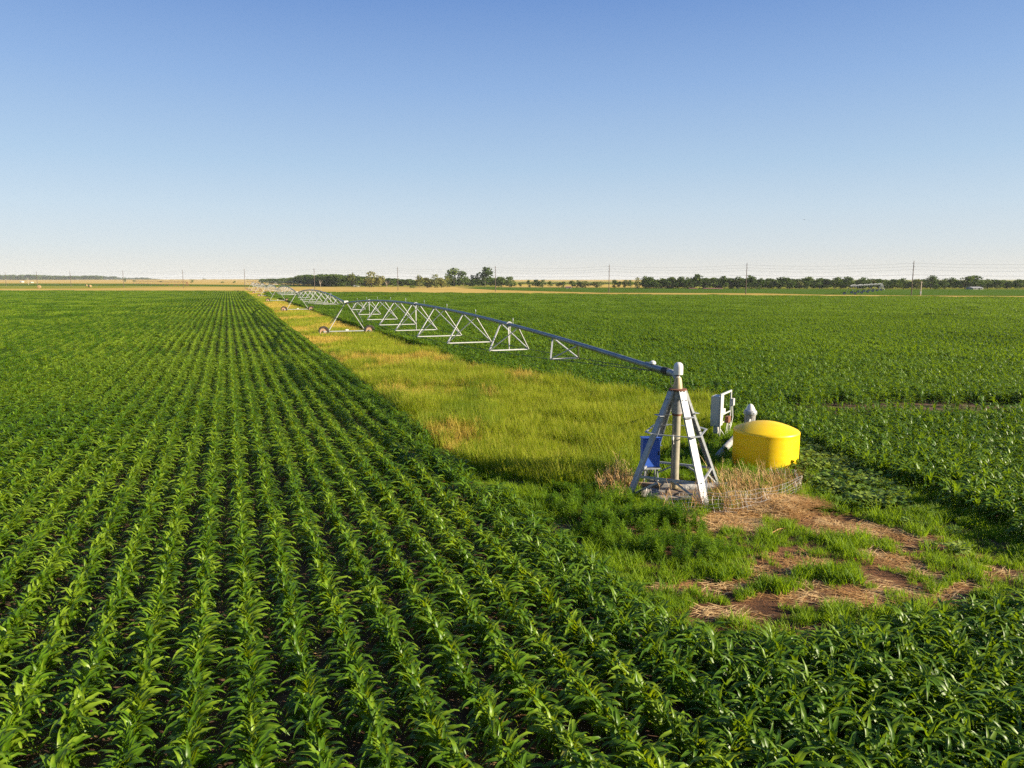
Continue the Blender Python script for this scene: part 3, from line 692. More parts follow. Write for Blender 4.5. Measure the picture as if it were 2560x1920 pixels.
# the pivot tower itself, local to irr
ux = Vector((2.0, -.9, 0)).normalized(); uy = Vector((.41, .91, 0)).normalized(); uy = Vector((-ux.y, ux.x, 0))
hs, ht, TZ = 1.165, .17, 3.22
tw = bpy.data.objects.new('pivot_tower', None); C.objects.link(tw); tw.parent = irr
corner = {}
for a, b in ((-1, -1), (1, -1), (1, 1), (-1, 1)):
    out = (ux * a + uy * b).normalized(); tan = Vector((-out.y, out.x, 0))
    f0 = ux * a * hs + uy * b * hs; f1 = ux * a * ht + uy * b * ht + Vector((0, 0, TZ)); corner[(a, b)] = (f0, f1)
    l = MB(); d = (f1 - f0).normalized(); nrm_ = tan.cross(d).normalized()
    if nrm_.dot(out) < 0: nrm_ = -nrm_
    M = Matrix((d, tan, nrm_)).transposed(); Ln = (f1 - f0).length
    mid = (f0 + f1) / 2
    l.box(mid, (Ln, .195, .012), M=M)
    for s in (-1, 1): l.box(mid + tan * s * .104 - nrm_ * .03, (Ln, .012, .075), M=M)
    l.build('leg', M_galv, tw)
def on_leg(k, z): f0, f1 = corner[k]; return f0.lerp(f1, z / TZ)
# ring of plates round the four legs
def ring(z, ext, w):
    pts = []
    for a, b in ((-1, -1), (1, -1), (1, 1), (-1, 1)):
        p = on_leg((a, b), z); out = (ux * a + uy * b).normalized(); tan = Vector((-out.y, out.x, 0)); c = p + out * ext
        pts += [c - tan * ext * 1.15, c + tan * ext * 1.15]
    return [Vector((p.x, p.y, z)) for p in pts]
rp = ring(1.97, .16, .05); m = MB()
for i in range(8):
    m.bar(rp[i], rp[(i + 1) % 8], .10 if i % 2 == 0 else .05, .02); 
m.build('ring_brace', M_galv, tw)
m = MB()
for k in corner:
    p = on_leg(k, 2.48); out = (ux * k[0] + uy * k[1]).normalized(); tan = Vector((-out.y, out.x, 0))
    m.bar(p + out * .05 - tan * .17, p + out * .05 + tan * .17, .16, .015)
m.build('corner_plate', M_galv, tw)
m = MB()
for (a, b) in (((-1, -1), (1, -1)), ((1, -1), (1, 1)), ((1, 1), (-1, 1)), ((-1, 1), (-1, -1))):
    p, q = on_leg(a, .68), on_leg(b, .68); m.bar(p, q, .05, .06)
    for s, k in ((.44, a), (.56, b)): m.bar(p.lerp(q, s), on_leg(k, .08), .05, .05)
m.build('cross_brace', M_galv, tw)
m = MB()
for z in np.arange(.55, 2.4, .36):
    p = on_leg((-1, 1), z); m.bar(p, p + Vector((.19, -.04, 0)), .07, .015)
m.build('ladder_step', M_galv, tw)
m = MB(); m.lathe([(.25, 3.2), (.27, 3.21), (.27, 3.25), (.2, 3.26)], n=20); m.build('rust_flange', M_rust, tw)
m = MB()
for k in corner:
    p = on_leg(k, 2.95); q = on_leg(k, 3.2); out = (ux * k[0] + uy * k[1]).normalized(); tan = Vector((-out.y, out.x, 0))
    for pp in (p, q):
        for s in (-1, 1): c = pp + tan * s * .06 + out * .012; m.tube([c, c + out * .02], .014, 6)
m.build('bolt', M_black, tw)
up_ = MB(); up_.lathe([(.16, 2.5), (.165, 2.52), (.165, 3.19), (.12, 3.2)], n=20); up_.build('swivel_sleeve', M_motor, tw)
# water parts
rs_ = bpy.data.objects.new('riser', None); C.objects.link(rs_); rs_.parent = irr
m = MB(); m.lathe([(.122, .42), (.122, 2.5)], n=24); m.build('riser_pipe', M_riser, rs_)
m = MB(); m.lathe([(.15, .36), (.17, .37), (.17, .42), (.13, .43)], n=20); m.lathe([(.11, .18), (.125, .2), (.125, .37)], n=20); m.tube([(0, 0, .3), (.1, .03, .2), (.24, .06, .17)], [.11, .12, .12], 16); m.build('base_elbow', M_cream, rs_)
m = MB(); m.lathe([(.14, 2.44), (.15, 2.46), (.15, 2.5)], n=20); m.build('rust_collar', M_rust, rs_)
m = MB(); m.tube([(.22, .06, .17), (.5, .12, .17), (1.7, .3, .14)], .125, 16); m.build('supply_pipe', M_motor, rs_)
el = MB(); el.lathe([(.135, 3.26), (.135, 3.3), (.125, 3.42), (.105, 3.55), (.085, 3.6)], n=20); el.build('swivel_neck', M_cream, rs_)
m = MB(); e0 = UD * .02
m.tube([Vector((0, 0, 3.40)), UD * .04 + Vector((0, 0, 3.55)), UD * .16 + Vector((0, 0, 3.66)), UD * .34 + Vector((0, 0, HP + .02)), UD * .55 + Vector((0, 0, HP + .015))], [.10, .105, .10, .095, .095], 14)
smooth_by_angle(m.build('elbow', M_galv, rs_))
m = MB(); m.tube([UD * .5 + Vector((0, 0, HP + .02)), UD * .78 + Vector((0, 0, HP + .035))], .112, 14); m.build('rubber_boot', M_black, rs_)
m = MB()
for z0, r_ in ((.78, .09), ): m.tube([UD * .76 + Vector((0, 0, HP + .03)), UD * 1.35 + Vector((0, 0, HP + .065)), UD * 1.42 + Vector((0, 0, HP + .07)), UD * 1.8 + Vector((0, 0, HP + .09))], [.095, .095, .13, .10], 14)
m.build('reducer', M_pipe, rs_)
m = MB(); m.lathe([(.11, 0), (.1, .06), (.04, .1)], UD * 1.4 + Vector((0, 0, HP + .17)), 14); m.build('drain_cap', M_white, rs_)
m = MB(); m.lathe([(.133, 3.68), (.14, 3.68), (.14, 3.90), (.132, 3.96), (.105, 4.01), (.06, 4.04), (.01, 4.05)], (.0, 0, 0), 28); m.build('collector_dome', M_white, rs_)
m = MB(); m.tube([(0, 0, 3.5), (0, 0, 3.74)], .035, 8); m.build('collector_stem', M_rust, rs_)
m = MB(); q = Vector((-.10, -.11, 0))
m.tube([(-.02, -.06, 3.72), q * 1.1 + Vector((0, 0, 3.55)), q * 1.5 + Vector((0, 0, 3.42)), q * 2.3 + Vector((0, 0, 3.36)), q * 2.9 + Vector((0, 0, 3.46)), UD * .3 + Vector((-.06, -.1, HP - .05)), UD * .55 + Vector((-.06, -.1, HP - .09)), UD * 1.5 + Vector((-.05, -.08, HP - .02))], .012, 6)
m.tube([(-.13, -.13, 2.2), (-.14, -.14, 1.4), (-.13, -.12, .9), (-.12, -.12, .4)], .012, 6)
m.build('cable', M_black, rs_)
m = MB(); m.tube([(-.13, -.14, 1.86), (-.13, -.14, 1.72)], .035, 8); m.tube([(-.12, -.14, 1.72), (-.10, -.15, 1.58)], .012, 6); m.build('cable_plug', M_white, rs_)

# ------------------------------------------------------------------ things by the pivot
pad = thing('concrete_pad', 'weathered concrete pad under the four legged pivot tower', 'concrete pad', (PIV.x, PIV.y, 0), math.atan2(ux.y, ux.x))
m = MB(); m.box((0, 0, .045), (2.16, 2.16, .15)); m.build('slab', M_conc, pad, .02)
for (lab, a, b, w, h) in (('old grey timber lying across the pad in front of the riser', (1665, 1246), (1735, 1246), .2, .12), ('short timber block beside the blue cabinet stand', (1575, 1222), (1650, 1228), .22, .10), ('thin reddish plank along the front edge of the pad', (1672, 1262), (1742, 1262), .14, .06)):
    A, B = gp(*a), gp(*b); m = MB(); L = math.dist(A, B); m.box((0, 0, h / 2), (L, w, h))
    for s in (-1, 1): m.box((s * (L / 2 + .004), 0, h / 2), (.012, w * .8, h * .7))
    o = m.build('timber', M_wood, None, .008); o.location = ((A[0] + B[0]) / 2, (A[1] + B[1]) / 2, .122); o.rotation_euler = (0, 0, math.atan2(B[1] - A[1], B[0] - A[0]))
    tag(o, lab, 'timber')
tank = thing('water_tank', 'bright yellow plastic tank with domed top beside the pivot', 'tank', (tankc[0], tankc[1], 0))
m = MB(); pr_ = [(1.12, -.05), (1.15, .0), (1.155, .04)]
for i in range(5): z = .06 + i * .25; pr_ += [(1.159, z + .02), (1.160, z + .12)]
pr_ += [(1.162, 1.19), (1.168, 1.215), (1.158, 1.25), (1.13, 1.28)]
for i in range(1, 13): t = i / 12; pr_.append((1.13 * math.cos(t * math.pi / 2) ** .9 + .005, 1.28 + .29 * (1 - math.cos(t * math.pi / 2) ** 1.7)))
pr_ = [(r_ * .955, z_ * 1.0) for r_, z_ in pr_]; m.lathe(pr_, n=72); m.build('tank_shell', M_yellow, tank)
# pump
pump = thing('irrigation_pump', 'grey vertical pump motor with pale conical cap behind the yellow tank', 'pump', (9.35, 27.4, 0))
m = MB(); m.lathe([(.33, 0), (.33, .06), (.26, .08), (.26, .45), (.30, .47), (.30, .52)], n=20); m.build('discharge_head', M_motor, pump)
m = MB(); m.lathe([(.20, .52), (.20, .6), (.205, 1.18), (.215, 1.2), (.215, 1.24)], n=24)
for k in range(12): a = 2 * math.pi * k / 12; m.box((.208 * math.cos(a), .208 * math.sin(a), .88), (.02, .012, .5), a)
m.build('motor_body', M_motor, pump)
m = MB(); m.lathe([(.215, 1.24), (.25, 1.27), (.255, 1.34), (.235, 1.41), (.19, 1.43)], n=24)
for k in range(10): a = 2 * math.pi * k / 10; m.box((.25 * math.cos(a), .25 * math.sin(a), 1.33), (.03, .03, .05), a)
m.build('motor_flange', M_galv, pump)
m = MB(); m.lathe([(.19, 1.43), (.175, 1.47), (.13, 1.56), (.085, 1.63), (.04, 1.665), (.01, 1.67)], n=24); m.build('cap', M_white, pump)
m = MB(); m.box((-.06, -.215, .98), (.11, .02, .14), .25); m.box((-.06, -.217, 1.08), (.07, .02, .05), .25); m.build('name_plate', M_white, pump)
pA, pB = gp(1790, 1153), gp(1832, 1118)
m = MB(); m.tube([(pA[0], pA[1], .10), ((pA[0] + pB[0]) / 2, (pA[1] + pB[1]) / 2, .22), (pB[0] + .1, pB[1] + .1, .34), (9.1, 27.0, .34)], .13, 14)
o = m.build('discharge_pipe', M_motor); tag(o, 'thick grey pipe rising from the ground towards the pump behind the tank', 'pipe')
# control panel on its frame
p1 = Vector((*gp(1797.5, 1103), 0)); p2 = Vector((*gp(1823, 1088), 0)); fd = (p2 - p1).normalized(); fn = Vector((fd.y, -fd.x, 0)); ra = math.atan2(fd.y, fd.x)
pn = thing('control_panel', 'tall pale grey electrical cabinet on a two post frame behind the pivot tower', 'control panel', p1)
W_ = (p2 - p1).length
m = MB(); m.box((0, 0, .92), (.07, .05, 1.9), ra); m.build('post', M_cab, pn)
m = MB(); m.box(fd * W_ + Vector((0, 0, .96)), (.07, .05, 1.96), ra); m.build('post', M_cab, pn)
m = MB(); m.box(fd * W_ / 2 + Vector((0, 0, 1.9)), (W_ + .06, .055, .07), ra); m.box(fd * W_ / 2 + Vector((0, 0, .72)), (W_ - .07, .035, .05), ra); m.box(fd * W_ / 2 + Vector((0, 0, 1.05)), (W_ - .07, .035, .05), ra); m.build('crossbar', M_cab, pn)
m = MB(); m.box(fd * .27 - fn * .21 + Vector((0, 0, 1.2)), (.56, .34, 1.24), ra); m.build('cabinet', M_cab, pn, .012)
m = MB(); m.box(fd * .27 - fn * .39 + Vector((0, 0, 1.2)), (.5, .02, 1.18), ra); m.build('cabinet_door', M_cab, pn, .005)
m = MB(); m.box(fd * .12 - fn * .41 + Vector((0, 0, 1.35)), (.06, .06, .2), ra); m.build('switch_handle', M_black, pn)
m = MB(); m.box(fd * .16 - fn * .18 + Vector((0, 0, .42)), (.26, .2, .26), ra); m.build('junction_box', M_cab, pn, .01)
m = MB(); m.box(fd * .72 + fn * .10 + Vector((0, 0, .80)), (.32, .15, .26), ra); m.build('rusty_box', M_rust, pn, .01)
m = MB(); m.box(fd * .62 - fn * .08 + Vector((0, 0, 1.12)), (.26, .12, .24), ra); m.build('white_box', M_white, pn, .01)
m = MB(); m.box(fd * (W_ + .07) + fn * .06 + Vector((0, 0, 1.42)), (.2, .13, .3), ra); m.build('meter_box', M_cab, pn, .01)
m = MB()
for k, (a, b) in enumerate(((.66, .5), (.74, .74))): m.tube([fd * a + fn * .1 + Vector((0, 0, .68)), fd * b + fn * .1 + Vector((0, 0, .3)), fd * b + fn * .1 + Vector((0, 0, 0))], .016, 6)
m.tube([fd * W_ + fn * .08 + Vector((0, 0, 1.28)), fd * (W_ - .03) + fn * .12 + Vector((0, 0, .8)), fd * (W_ - .25) + fn * .12 + Vector((0, 0, .42)), fd * .8 + fn * .12 + Vector((0, 0, .6))], .016, 6)
m.tube([fd * .05 + Vector((0, 0, .5)), fd * .2 + fn * .12 + Vector((0, 0, .25)), fd * .35 + fn * .2 + Vector((0, 0, .05))], .016, 6)
m.build('conduit', M_white, pn)
# blue cabinet
bl = thing('blue_cabinet', 'blue metal control cabinet on a small steel stand inside the pivot legs', 'cabinet', (4.36, 21.85, 0), R(8))
m = MB(); m.box((0, 0, 1.10), (.56, .26, .92)); m.build('cabinet_body', M_blue, bl, .012)
m = MB(); m.box((0, -.14, 1.10), (.53, .02, .86)); m.build('cabinet_door', M_blue, bl, .004)
m = MB(); m.box((0, -.02, 1.575), (.6, .34, .03)); m.build('rain_hood', M_blue, bl)
m = MB(); m.box((.22, -.165, 1.1), (.03, .03, .12)); m.build('handle', M_black, bl)
m = MB(); m.box((0, -.02, .61), (.62, .36, .04)); m.build('stand_top', M_galv, bl)
for s, t in ((-1, -1), (1, -1), (1, 1), (-1, 1)):
    m = MB(); m.bar((s * .2, t * .12, .6), (s * .23, t * .15, .06), .04, .04); m.build('stand_leg', M_galv, bl)
# woven wire fence lying round the pad
def fence():
    P = [gp(*a) for a in ((1618, 1262), (1680, 1284), (1760, 1292), (1830, 1296), (1900, 1288), (1965, 1268), (2005, 1240), (1990, 1215), (1930, 1200))]
    hh = [.38, .46, .55, .62, .62, .55, .5, .42, .3]
    # resample
    pts = []; n = 60
    for i in range(n + 1):
        t = i / n * (len(P) - 1); k = min(int(t), len(P) - 2); f_ = t - k; f_ = f_ * f_ * (3 - 2 * f_) * .3 + f_ * .7
        pts.append((P[k][0] * (1 - f_) + P[k + 1][0] * f_, P[k][1] * (1 - f_) + P[k + 1][1] * f_, hh[k] * (1 - f_) + hh[k + 1] * f_))
    m = MB(); nw = 7
    wob = lambda i, j: Vector((math.sin(i * .7 + j * 1.3) * .03, math.cos(i * .5 + j * 2.1) * .03 + j * .035, math.sin(i * .9 + j) * .02))
    for j in range(nw):
        m.tube([Vector((x, y, .06 + h * j / (nw - 1))) + wob(i, j) for i, (x, y, h) in enumerate(pts)], .0046, 3)
    for i in range(0, n + 1, 1):
        x, y, h = pts[i]; x += .06 * math.sin(i * 5.1); y += .05 * math.cos(i * 3.3)
        m.tube([Vector((x, y, .06 + h * j / (nw - 1))) + wob(i, j) for j in range(nw)], .0031, 3)
    o = m.build('wire_fence', M_wire); tag(o, 'sagging woven wire fence curling around the front of the pad', 'fence')
fence()
st_ = MB(); A = gp(1925, 1345); st_.tube([(0, 0, .1), (.25, .12, .17), (.5, .28, .15)], [.012, .014, .008], 6); o = st_.build('fallen_stalk', M_straw); o.location = (A[0], A[1], .02); tag(o, 'pale dead stalk lying on the bare soil in front of the straw heap', 'stalk')

# ------------------------------------------------------------------ power line
PX = [2278, 1864, 1522, 1238.6, 995, 787, 613, 459, 310, 178, 94, 16]
L0 = np.array([gp(2278, 740.6)[0], gp(2278, 740.6)[1]]); Ld = np.array([-.846, .534])
ORD = ['first', 'second', 'third', 'fourth', 'fifth', 'sixth', 'seventh', 'eighth', 'ninth', 'tenth', 'eleventh', 'twelfth', 'thirteenth', 'fourteenth', 'fifteenth', 'sixteenth', 'seventeenth', 'eighteenth', 'nineteenth', 'twentieth',
       'twenty first', 'twenty second', 'twenty third', 'twenty fourth', 'twenty fifth', 'twenty sixth', 'twenty seventh', 'twenty eighth', 'twenty ninth', 'thirtieth']
POLEH = 13.3; LEV = [.945, .87, .79, .545, .955]; LEV = [.93, .82, .72, .62, .50][:5]
LEV = [.93, .84, .75, .60]
poles = []
def on_line(px):
    # distance along the line whose picture column is px
    lo, hi = -200, 1500
    for _ in range(50):
        mid_ = (lo + hi) / 2; p = L0 + Ld * mid_; x = 1280 + FPX * p[0] / zc(p)
        if x > px: lo = mid_
        else: hi = mid_
    return L0 + Ld * lo
POS = [on_line(x) for x in PX]; POS = [L0 - Ld * 64, ] + POS + [POS[-1] + Ld * 64]
pole_mesh = None
for i, p in enumerate(POS[1:-1]):
    lab = ('dark wooden utility pole, the tallest and rightmost on the line' if i == 0 else 'dark wooden utility pole, %s from the right along the power line' % ORD[i])
    t = thing('utility_pole', lab, 'utility pole', (p[0], p[1], 0), 0, 'utility poles along the road')
    if pole_mesh is None:
        m = MB(); m.tube([(0, 0, -.3), (0, 0, POLEH)], [.2, .12], 8); a = m.build('pole_shaft', M_pole, t)
        m = MB()
        for k, lv in enumerate(LEV): m.box(((.25 if k % 2 else -.25), 0, POLEH * lv), (.5, .07, .07)); m.lathe([(.05, 0), (.07, .05), (.03, .16)], ((.45 if k % 2 else -.45), 0, POLEH * lv + .03), 8)
        b = m.build('insulator_arm', M_pole, t); m = MB(); m.tube([(0, 0, POLEH), (0, 0, POLEH + .55)], .03, 6); c_ = m.build('lightning_rod', M_galv, t); pole_mesh = (a, b, c_)
    else:
        for q in pole_mesh: w = q.copy(); C.objects.link(w); w.parent = t
wl = ['topmost thin wire strung between the roadside utility poles', 'second wire from the top along the utility poles', 'third wire from the top along the utility poles', 'lowest and thickest wire along the utility poles']
for k, lv in enumerate(LEV):
    m = MB()
    for a, b in zip(POS[:-1], POS[1:]):
        m.tube([(a[0] * (1 - s) + b[0] * s + (.45 if k % 2 else -.45), a[1] * (1 - s) + b[1] * s, POLEH * lv + .2 - 4 * s * (1 - s) * (.9 if k < 3 else .6)) for s in [j / 10 for j in range(11)]], .02 if k < 3 else .035, 3)
    o = m.build('power_line', M_cable); tag(o, wl[k], 'wire', 'power lines')
def short_pole(px, py, top, lab):
    p = gp(px, py); h = (py - top) * zc(p) / FPX
    t = thing('short_pole', lab, 'pole', (p[0], p[1], 0)); m = MB(); m.tube([(0, 0, 0), (0, 0, h)], [.2, .14], 8); m.build('pole_shaft', M_palepole, t)
    m = MB(); m.box((0, 0, 1.2), (.5, .4, .8)); m.build('meter_box', M_galv, t); m = MB(); m.box((0, 0, h - .5), (.9, .12, .12)); m.build('arm', M_palepole, t)
short_pole(2301, 739, 703, 'short pale wooden pole with a box, beside the tallest utility pole')
short_pole(71, 711.5, 695, 'short pale pole in the hayfield at the far left')

# ------------------------------------------------------------------ trees
def crown_mesh(seed, kind, mat, nq=620):
    r_ = random.Random(seed); V = []; F = []; lob = []
    nl = r_.randint(9, 14)
    for i in range(nl):
        a = r_.uniform(0, 6.28); u_ = r_.random()
        if kind == 'round': z = .16 + .70 * u_; rr = .34 * math.sin(math.pi * min(1, .25 + .72 * u_)) * r_.uniform(.5, 1.1); s = r_.uniform(.14, .24)
        elif kind == 'tall': z = .14 + .74 * u_; rr = .22 * r_.uniform(.2, 1) * (1.1 - .6 * u_); s = r_.uniform(.09, .15)
        else: z = .14 + .55 * u_; rr = .42 * r_.uniform(.3, 1); s = r_.uniform(.14, .25)
        lob.append((rr * math.cos(a), rr * math.sin(a), z, s))
    lob.append((0, 0, .55, .26))
    for i in range(nq):
        cx, cy_, cz, s = r_.choice(lob); d = Vector((r_.gauss(0, 1), r_.gauss(0, 1), r_.gauss(0, 1))).normalized()
        rad = s * r_.uniform(.55, 1.12); c = Vector((cx, cy_, cz)) + Vector((d.x, d.y, d.z * .85)) * rad
        if c.z < .03: c.z = .03
        q = r_.uniform(.026, .055); n1 = Vector((r_.gauss(0, 1), r_.gauss(0, 1), r_.gauss(0, 1))).normalized(); a_ = n1.orthogonal().normalized(); b_ = n1.cross(a_); k = len(V)
        V += [c + a_ * q, c + b_ * q * .8, c - a_ * q, c - b_ * q * .8]; F.append((k, k + 1, k + 2, k + 3))
    A_ = np.array([tuple(p) for p in V]); A_[:, 0] -= (A_[:, 0].max() + A_[:, 0].min()) / 2
    A_[:, :2] *= .5 / np.abs(A_[:, 0]).max(); A_[:, 2] /= A_[:, 2].max()
    return to_obj('crown', A_.tolist(), F, mat, None, smooth=False)
def trunk_mesh(seed, mat=M_bark, bare=False):
    r_ = random.Random(seed); m = MB(); m.tube([(0, 0, -.02), (.01, 0, .2), (.02, .01, .45)], [.035, .026, .016], 6)
    for i in range(9 if bare else 5):
        a = r_.uniform(0, 6.28); z = r_.uniform(.15, .42); L = r_.uniform(.25, .4) if not bare else r_.uniform(.35, .6); e = R(r_.uniform(35, 70))
        m.tube([(.01, 0, z), (math.cos(a) * math.cos(e) * L * .5, math.sin(a) * math.cos(e) * L * .5, z + math.sin(e) * L * .5), (math.cos(a) * math.cos(e) * L, math.sin(a) * math.cos(e) * L, z + math.sin(e) * L * 1.05)], [.014, .010, .004], 5)
    return m.mesh('trunk', mat)
CR = {'round': [crown_mesh(i, 'round', M_tree) for i in range(5)], 'tall': [crown_mesh(20 + i, 'tall', M_tree2, 520) for i in range(3)], 'yellow': [crown_mesh(30 + i, 'round', M_tree2) for i in range(3)], 'bush': [crown_mesh(40 + i, 'bush', M_tree, 420) for i in range(3)]}
TR = [trunk_mesh(i) for i in range(3)]; TRB = trunk_mesh(9, M_deadwood, True)
tn = 0
trees = []   # px, top, base, width px, kind
Z3 = [(880, 160, 245, 90, 'tall'), (945, 180, 245, 60, 'round'), (1040, 138, 248, 130, 'yellow'), (1110, 165, 248, 70, 'yellow'), (1205, 195, 246, 60, 'round'), (1418, 158, 250, 62, 'tall'), (1480, 178, 252, 70, 'tall'), (1535, 158, 252, 80, 'yellow'),
      (1590, 172, 253, 70, 'yellow'), (1635, 172, 250, 50, 'tall'), (1690, 130, 240, 120, 'round'), (1765, 126, 240, 80, 'round'), (1840, 160, 242, 95, 'round'), (1936, 121, 242, 125, 'round'), (2060, 170, 244, 100, 'round'), (2125, 172, 244, 80, 'round'), (835, 175, 245, 60, 'round'),
      (1370, 232, 258, 60, 'bush'), (650, 222, 240, 34, 'bush')]
for a, t_, b, w, k in Z3: trees.append((600 + a / 3.16, 640 + t_ / 3.16, 640 + b / 3.16, w / 3.16, k))
Z4 = [(170, 172, 90), (230, 185, 60), (275, 215, 25), (315, 212, 25), (380, 205, 34), (440, 192, 60), (495, 202, 70), (555, 208, 30), (622, 210, 50), (665, 215, 40), (730, 205, 55), (775, 198, 60), (835, 205, 90), (925, 203, 85), (1060, 205, 50), (1098, 208, 30), (1145, 198, 45), (1185, 198, 50), (1240, 190, 60), (1300, 182, 60)] + [(1345 + i * 49, 170 + (i * 37) % 21 if i > 4 else 186 + (i * 7) % 10, 78) for i in range(18)]
for i, (a, t_, w) in enumerate(Z4): trees.append((1200 + a / 3.16, 640 + t_ / 3.16, 640 + (247 + 12 * a / 2200 if a < 1200 else 259) / 3.16, w / 3.16, 'yellow' if i in (12, 13, 16, 18) else 'round'))
Z5 = [(60, 178, 95), (130, 195, 60), (180, 198, 60), (232, 200, 50), (280, 178, 95), (355, 180, 95), (430, 200, 60), (500, 187, 90), (590, 187, 90), (650, 198, 60), (710, 192, 85), (770, 200, 50), (830, 187, 95), (940, 177, 115), (1010, 200, 60), (1060, 182, 115), (1130, 208, 60), (1190, 198, 75), (1265, 182, 105), (1350, 195, 75), (1400, 205, 60), (1460, 180, 100), (1530, 208, 60), (1580, 180, 85), (1640, 190, 60), (1730, 168, 110), (1780, 200, 50), (1840, 175, 105), (1930, 203, 75), (1995, 197, 90), (2080, 205, 85), (2150, 190, 65), (2205, 203, 60)]
for i, (a, t_, w) in enumerate(Z5): trees.append((1860 + a / 3.16, 640 + t_ / 3.16, 640 + 262 / 3.16, w / 3.16, 'yellow' if i in (3, 6, 14, 19) else 'round'))
trees += [(509, 697, 701.5, 9, 'round'), (482, 700.5, 707, 9, 'bush'), (335, 700, 705, 9, 'bush'), (313, 695, 705, 9, 'bush'), (403, 703.5, 706, 7, 'bush'), (555, 703.5, 708, 10, 'bush'), (585, 703.8, 708, 9, 'bush'), (270, 700.5, 702.8, 6, 'bush')]
pxs = sorted(PX)
def gapname(px):
    k = sum(1 for q in PX if q > px)
    if k == 0: return 'past the tallest utility pole'
    if k == len(PX): return 'beyond the last small pole'
    return 'in the gap after pole %s from the right' % ORD[k - 1]
cnt = {}; trees.sort(key=lambda t_: t_[0])
KN = {'round': 'dark tree', 'yellow': 'yellowish green tree', 'tall': 'slender pale tree', 'bush': 'low dark bush'}
for i, (px, top, base, w, k) in enumerate(trees):
    p = gp(px, base); d = zc(p); h = (base - top) * d / FPX * 1.24 * rng.uniform(.82, 1.15); wd = w * d / FPX * 1.08
    gname = gapname(px); cnt[(gname, k)] = cnt.get((gname, k), 0) + 1
    lab = '%s, %s of its kind %s' % (KN[k], ORD[cnt[(gname, k)] - 1], gname)
    jit = rng.uniform(-4, 4)
    t = thing('tree' if k != 'bush' else 'bush', lab, 'tree' if k != 'bush' else 'bush', (p[0], p[1] + jit * .5, 0), 0, 'trees along the far field edge' if k != 'bush' else 'bushes in the far fields')
    o = bpy.data.objects.new('crown', CR[k][i % len(CR[k])]); C.objects.link(o); o.parent = t; o.rotation_euler = (0, 0, i * 1.7); o.scale = (wd * 1.15, wd * 1.15, h)
    o = bpy.data.objects.new('trunk', TR[i % 3]); C.objects.link(o); o.parent = t; o.scale = (wd * .8, wd * .8, h * .95)
for (px, top, base, w, lab) in ((806, 692, 718, 12, 'bare pale dead tree in front of the dark woods'), (1010 - 40, 696, 718, 16, 'bare pinkish grey dead tree beside the yellowish trees')):
    p = gp(px, base); d = zc(p); h = (base - top) * d / FPX
    o = bpy.data.objects.new('dead_tree', TRB); C.objects.link(o); o.location = (p[0], p[1] - 6, 0); o.scale = (w * d / FPX * 1.2, w * d / FPX * 1.2, h); tag(o, lab, 'tree')
# far-off woods that read as one mass
PT = pcoll('plants_trees')
for i in range(5): q = bpy.data.objects.new('a_tree_%d' % i, CR['round'][i]); PT.objects.link(q)
wp, wsx, wi_ = [], [], []
def woods(x0, x1, base, top, step, rows_=2, var=.2):
    x = x0
    while x < x1:
        for r_ in range(rows_):
            b_ = base(x) if callable(base) else base; t_ = top(x) if callable(top) else top
            b2 = b_ - r_ * .6; p = gp(x + rng.uniform(-2, 2), b2); d = zc(p); h = 1.15 * (b2 - t_) * d / FPX * rng.uniform(1 - var, 1.05)
            wp.append((p[0], p[1])); wsx.append((max(step * 2.4 * d / FPX, h * 1.1), ) * 2 + (h,)); wi_.append(rng.integers(0, 5))
        x += step * rng.uniform(.7, 1.2)
lin = lambda pts: (lambda x: float(np.interp(x, [a for a, _ in pts], [b for _, b in pts])))
woods(-40, 255, 701.8, lin([(-40, 690), (0, 689), (80, 688.5), (160, 691), (240, 690), (256, 692)]), 5, 3)
woods(250, 400, 701, lin([(250, 691), (290, 692), (300, 696), (345, 695), (360, 693.5), (380, 697), (400, 698)]), 5, 2)
woods(400, 645, 700.9, 698.5, 9, 1)
woods(620, 665, 702.5, 698.2, 5, 2)
woods(655, 860, lin([(655, 708.5), (740, 712), (780, 715), (860, 717)]), lin([(655, 698.5), (690, 698), (735, 696), (752, 690), (770, 691), (800, 690), (840, 689), (860, 691)]), 6, 4, .12)
woods(855, 1060, 716, lin([(855, 691), (900, 694), (960, 698), (1000, 699), (1060, 701)]), 6, 3)
woods(1060, 1280, 715.5, lin([(1060, 698), (1240, 697), (1280, 708)]), 7, 2)
woods(1300, 1620, 710, 706.5, 8, 1); woods(1610, 2600, 721.5, lin([(1610, 701.5), (1750, 698.5), (1900, 699), (2300, 701.5), (2600, 702.5)]), 9, 2, .3)
o = instancer('woodland', np.array(wp), 0, rng.uniform(0, 6.28, len(wp)), np.array(wsx), np.array(wi_), PT); tag(o, 'far-off dark woods along the horizon', 'woods', kind='stuff')

# ------------------------------------------------------------------ far irrigators, bales, buildings, birds
def far_irrigator(a, b, n, lab, mats, hA=3.7):
    A = Vector((*gp(*a), 0)); B = Vector((*gp(*b), 0)); rt = thing('center_pivot_irrigator', lab, 'irrigator', A); d = (B - A).normalized()
    def fn_():
        prev = A.copy()
        for i in range(n):
            P = A.lerp(B, (i + 1) / n); make_span(rt, prev, P, 3.7, 3.7, 5, .15, .85, True, .09, mats); make_tower(rt, P, d, 3.8, True, mats, 4.2); prev = P
    world_to(rt, fn_)
    m = MB()
    for s in ((-1, -1), (1, -1), (1, 1), (-1, 1)): m.bar((s[0] * 1.2, s[1] * 1.2, 0), (s[0] * .2, s[1] * .2, 4.0), .22, .22)
    m.build('pivot_tower', mats[1], rt)
far_irrigator((2203, 725.5), (2124, 736.8), 6, 'far irrigator with row of arches in the green field near the tallest pole', (M_galv, M_galv))
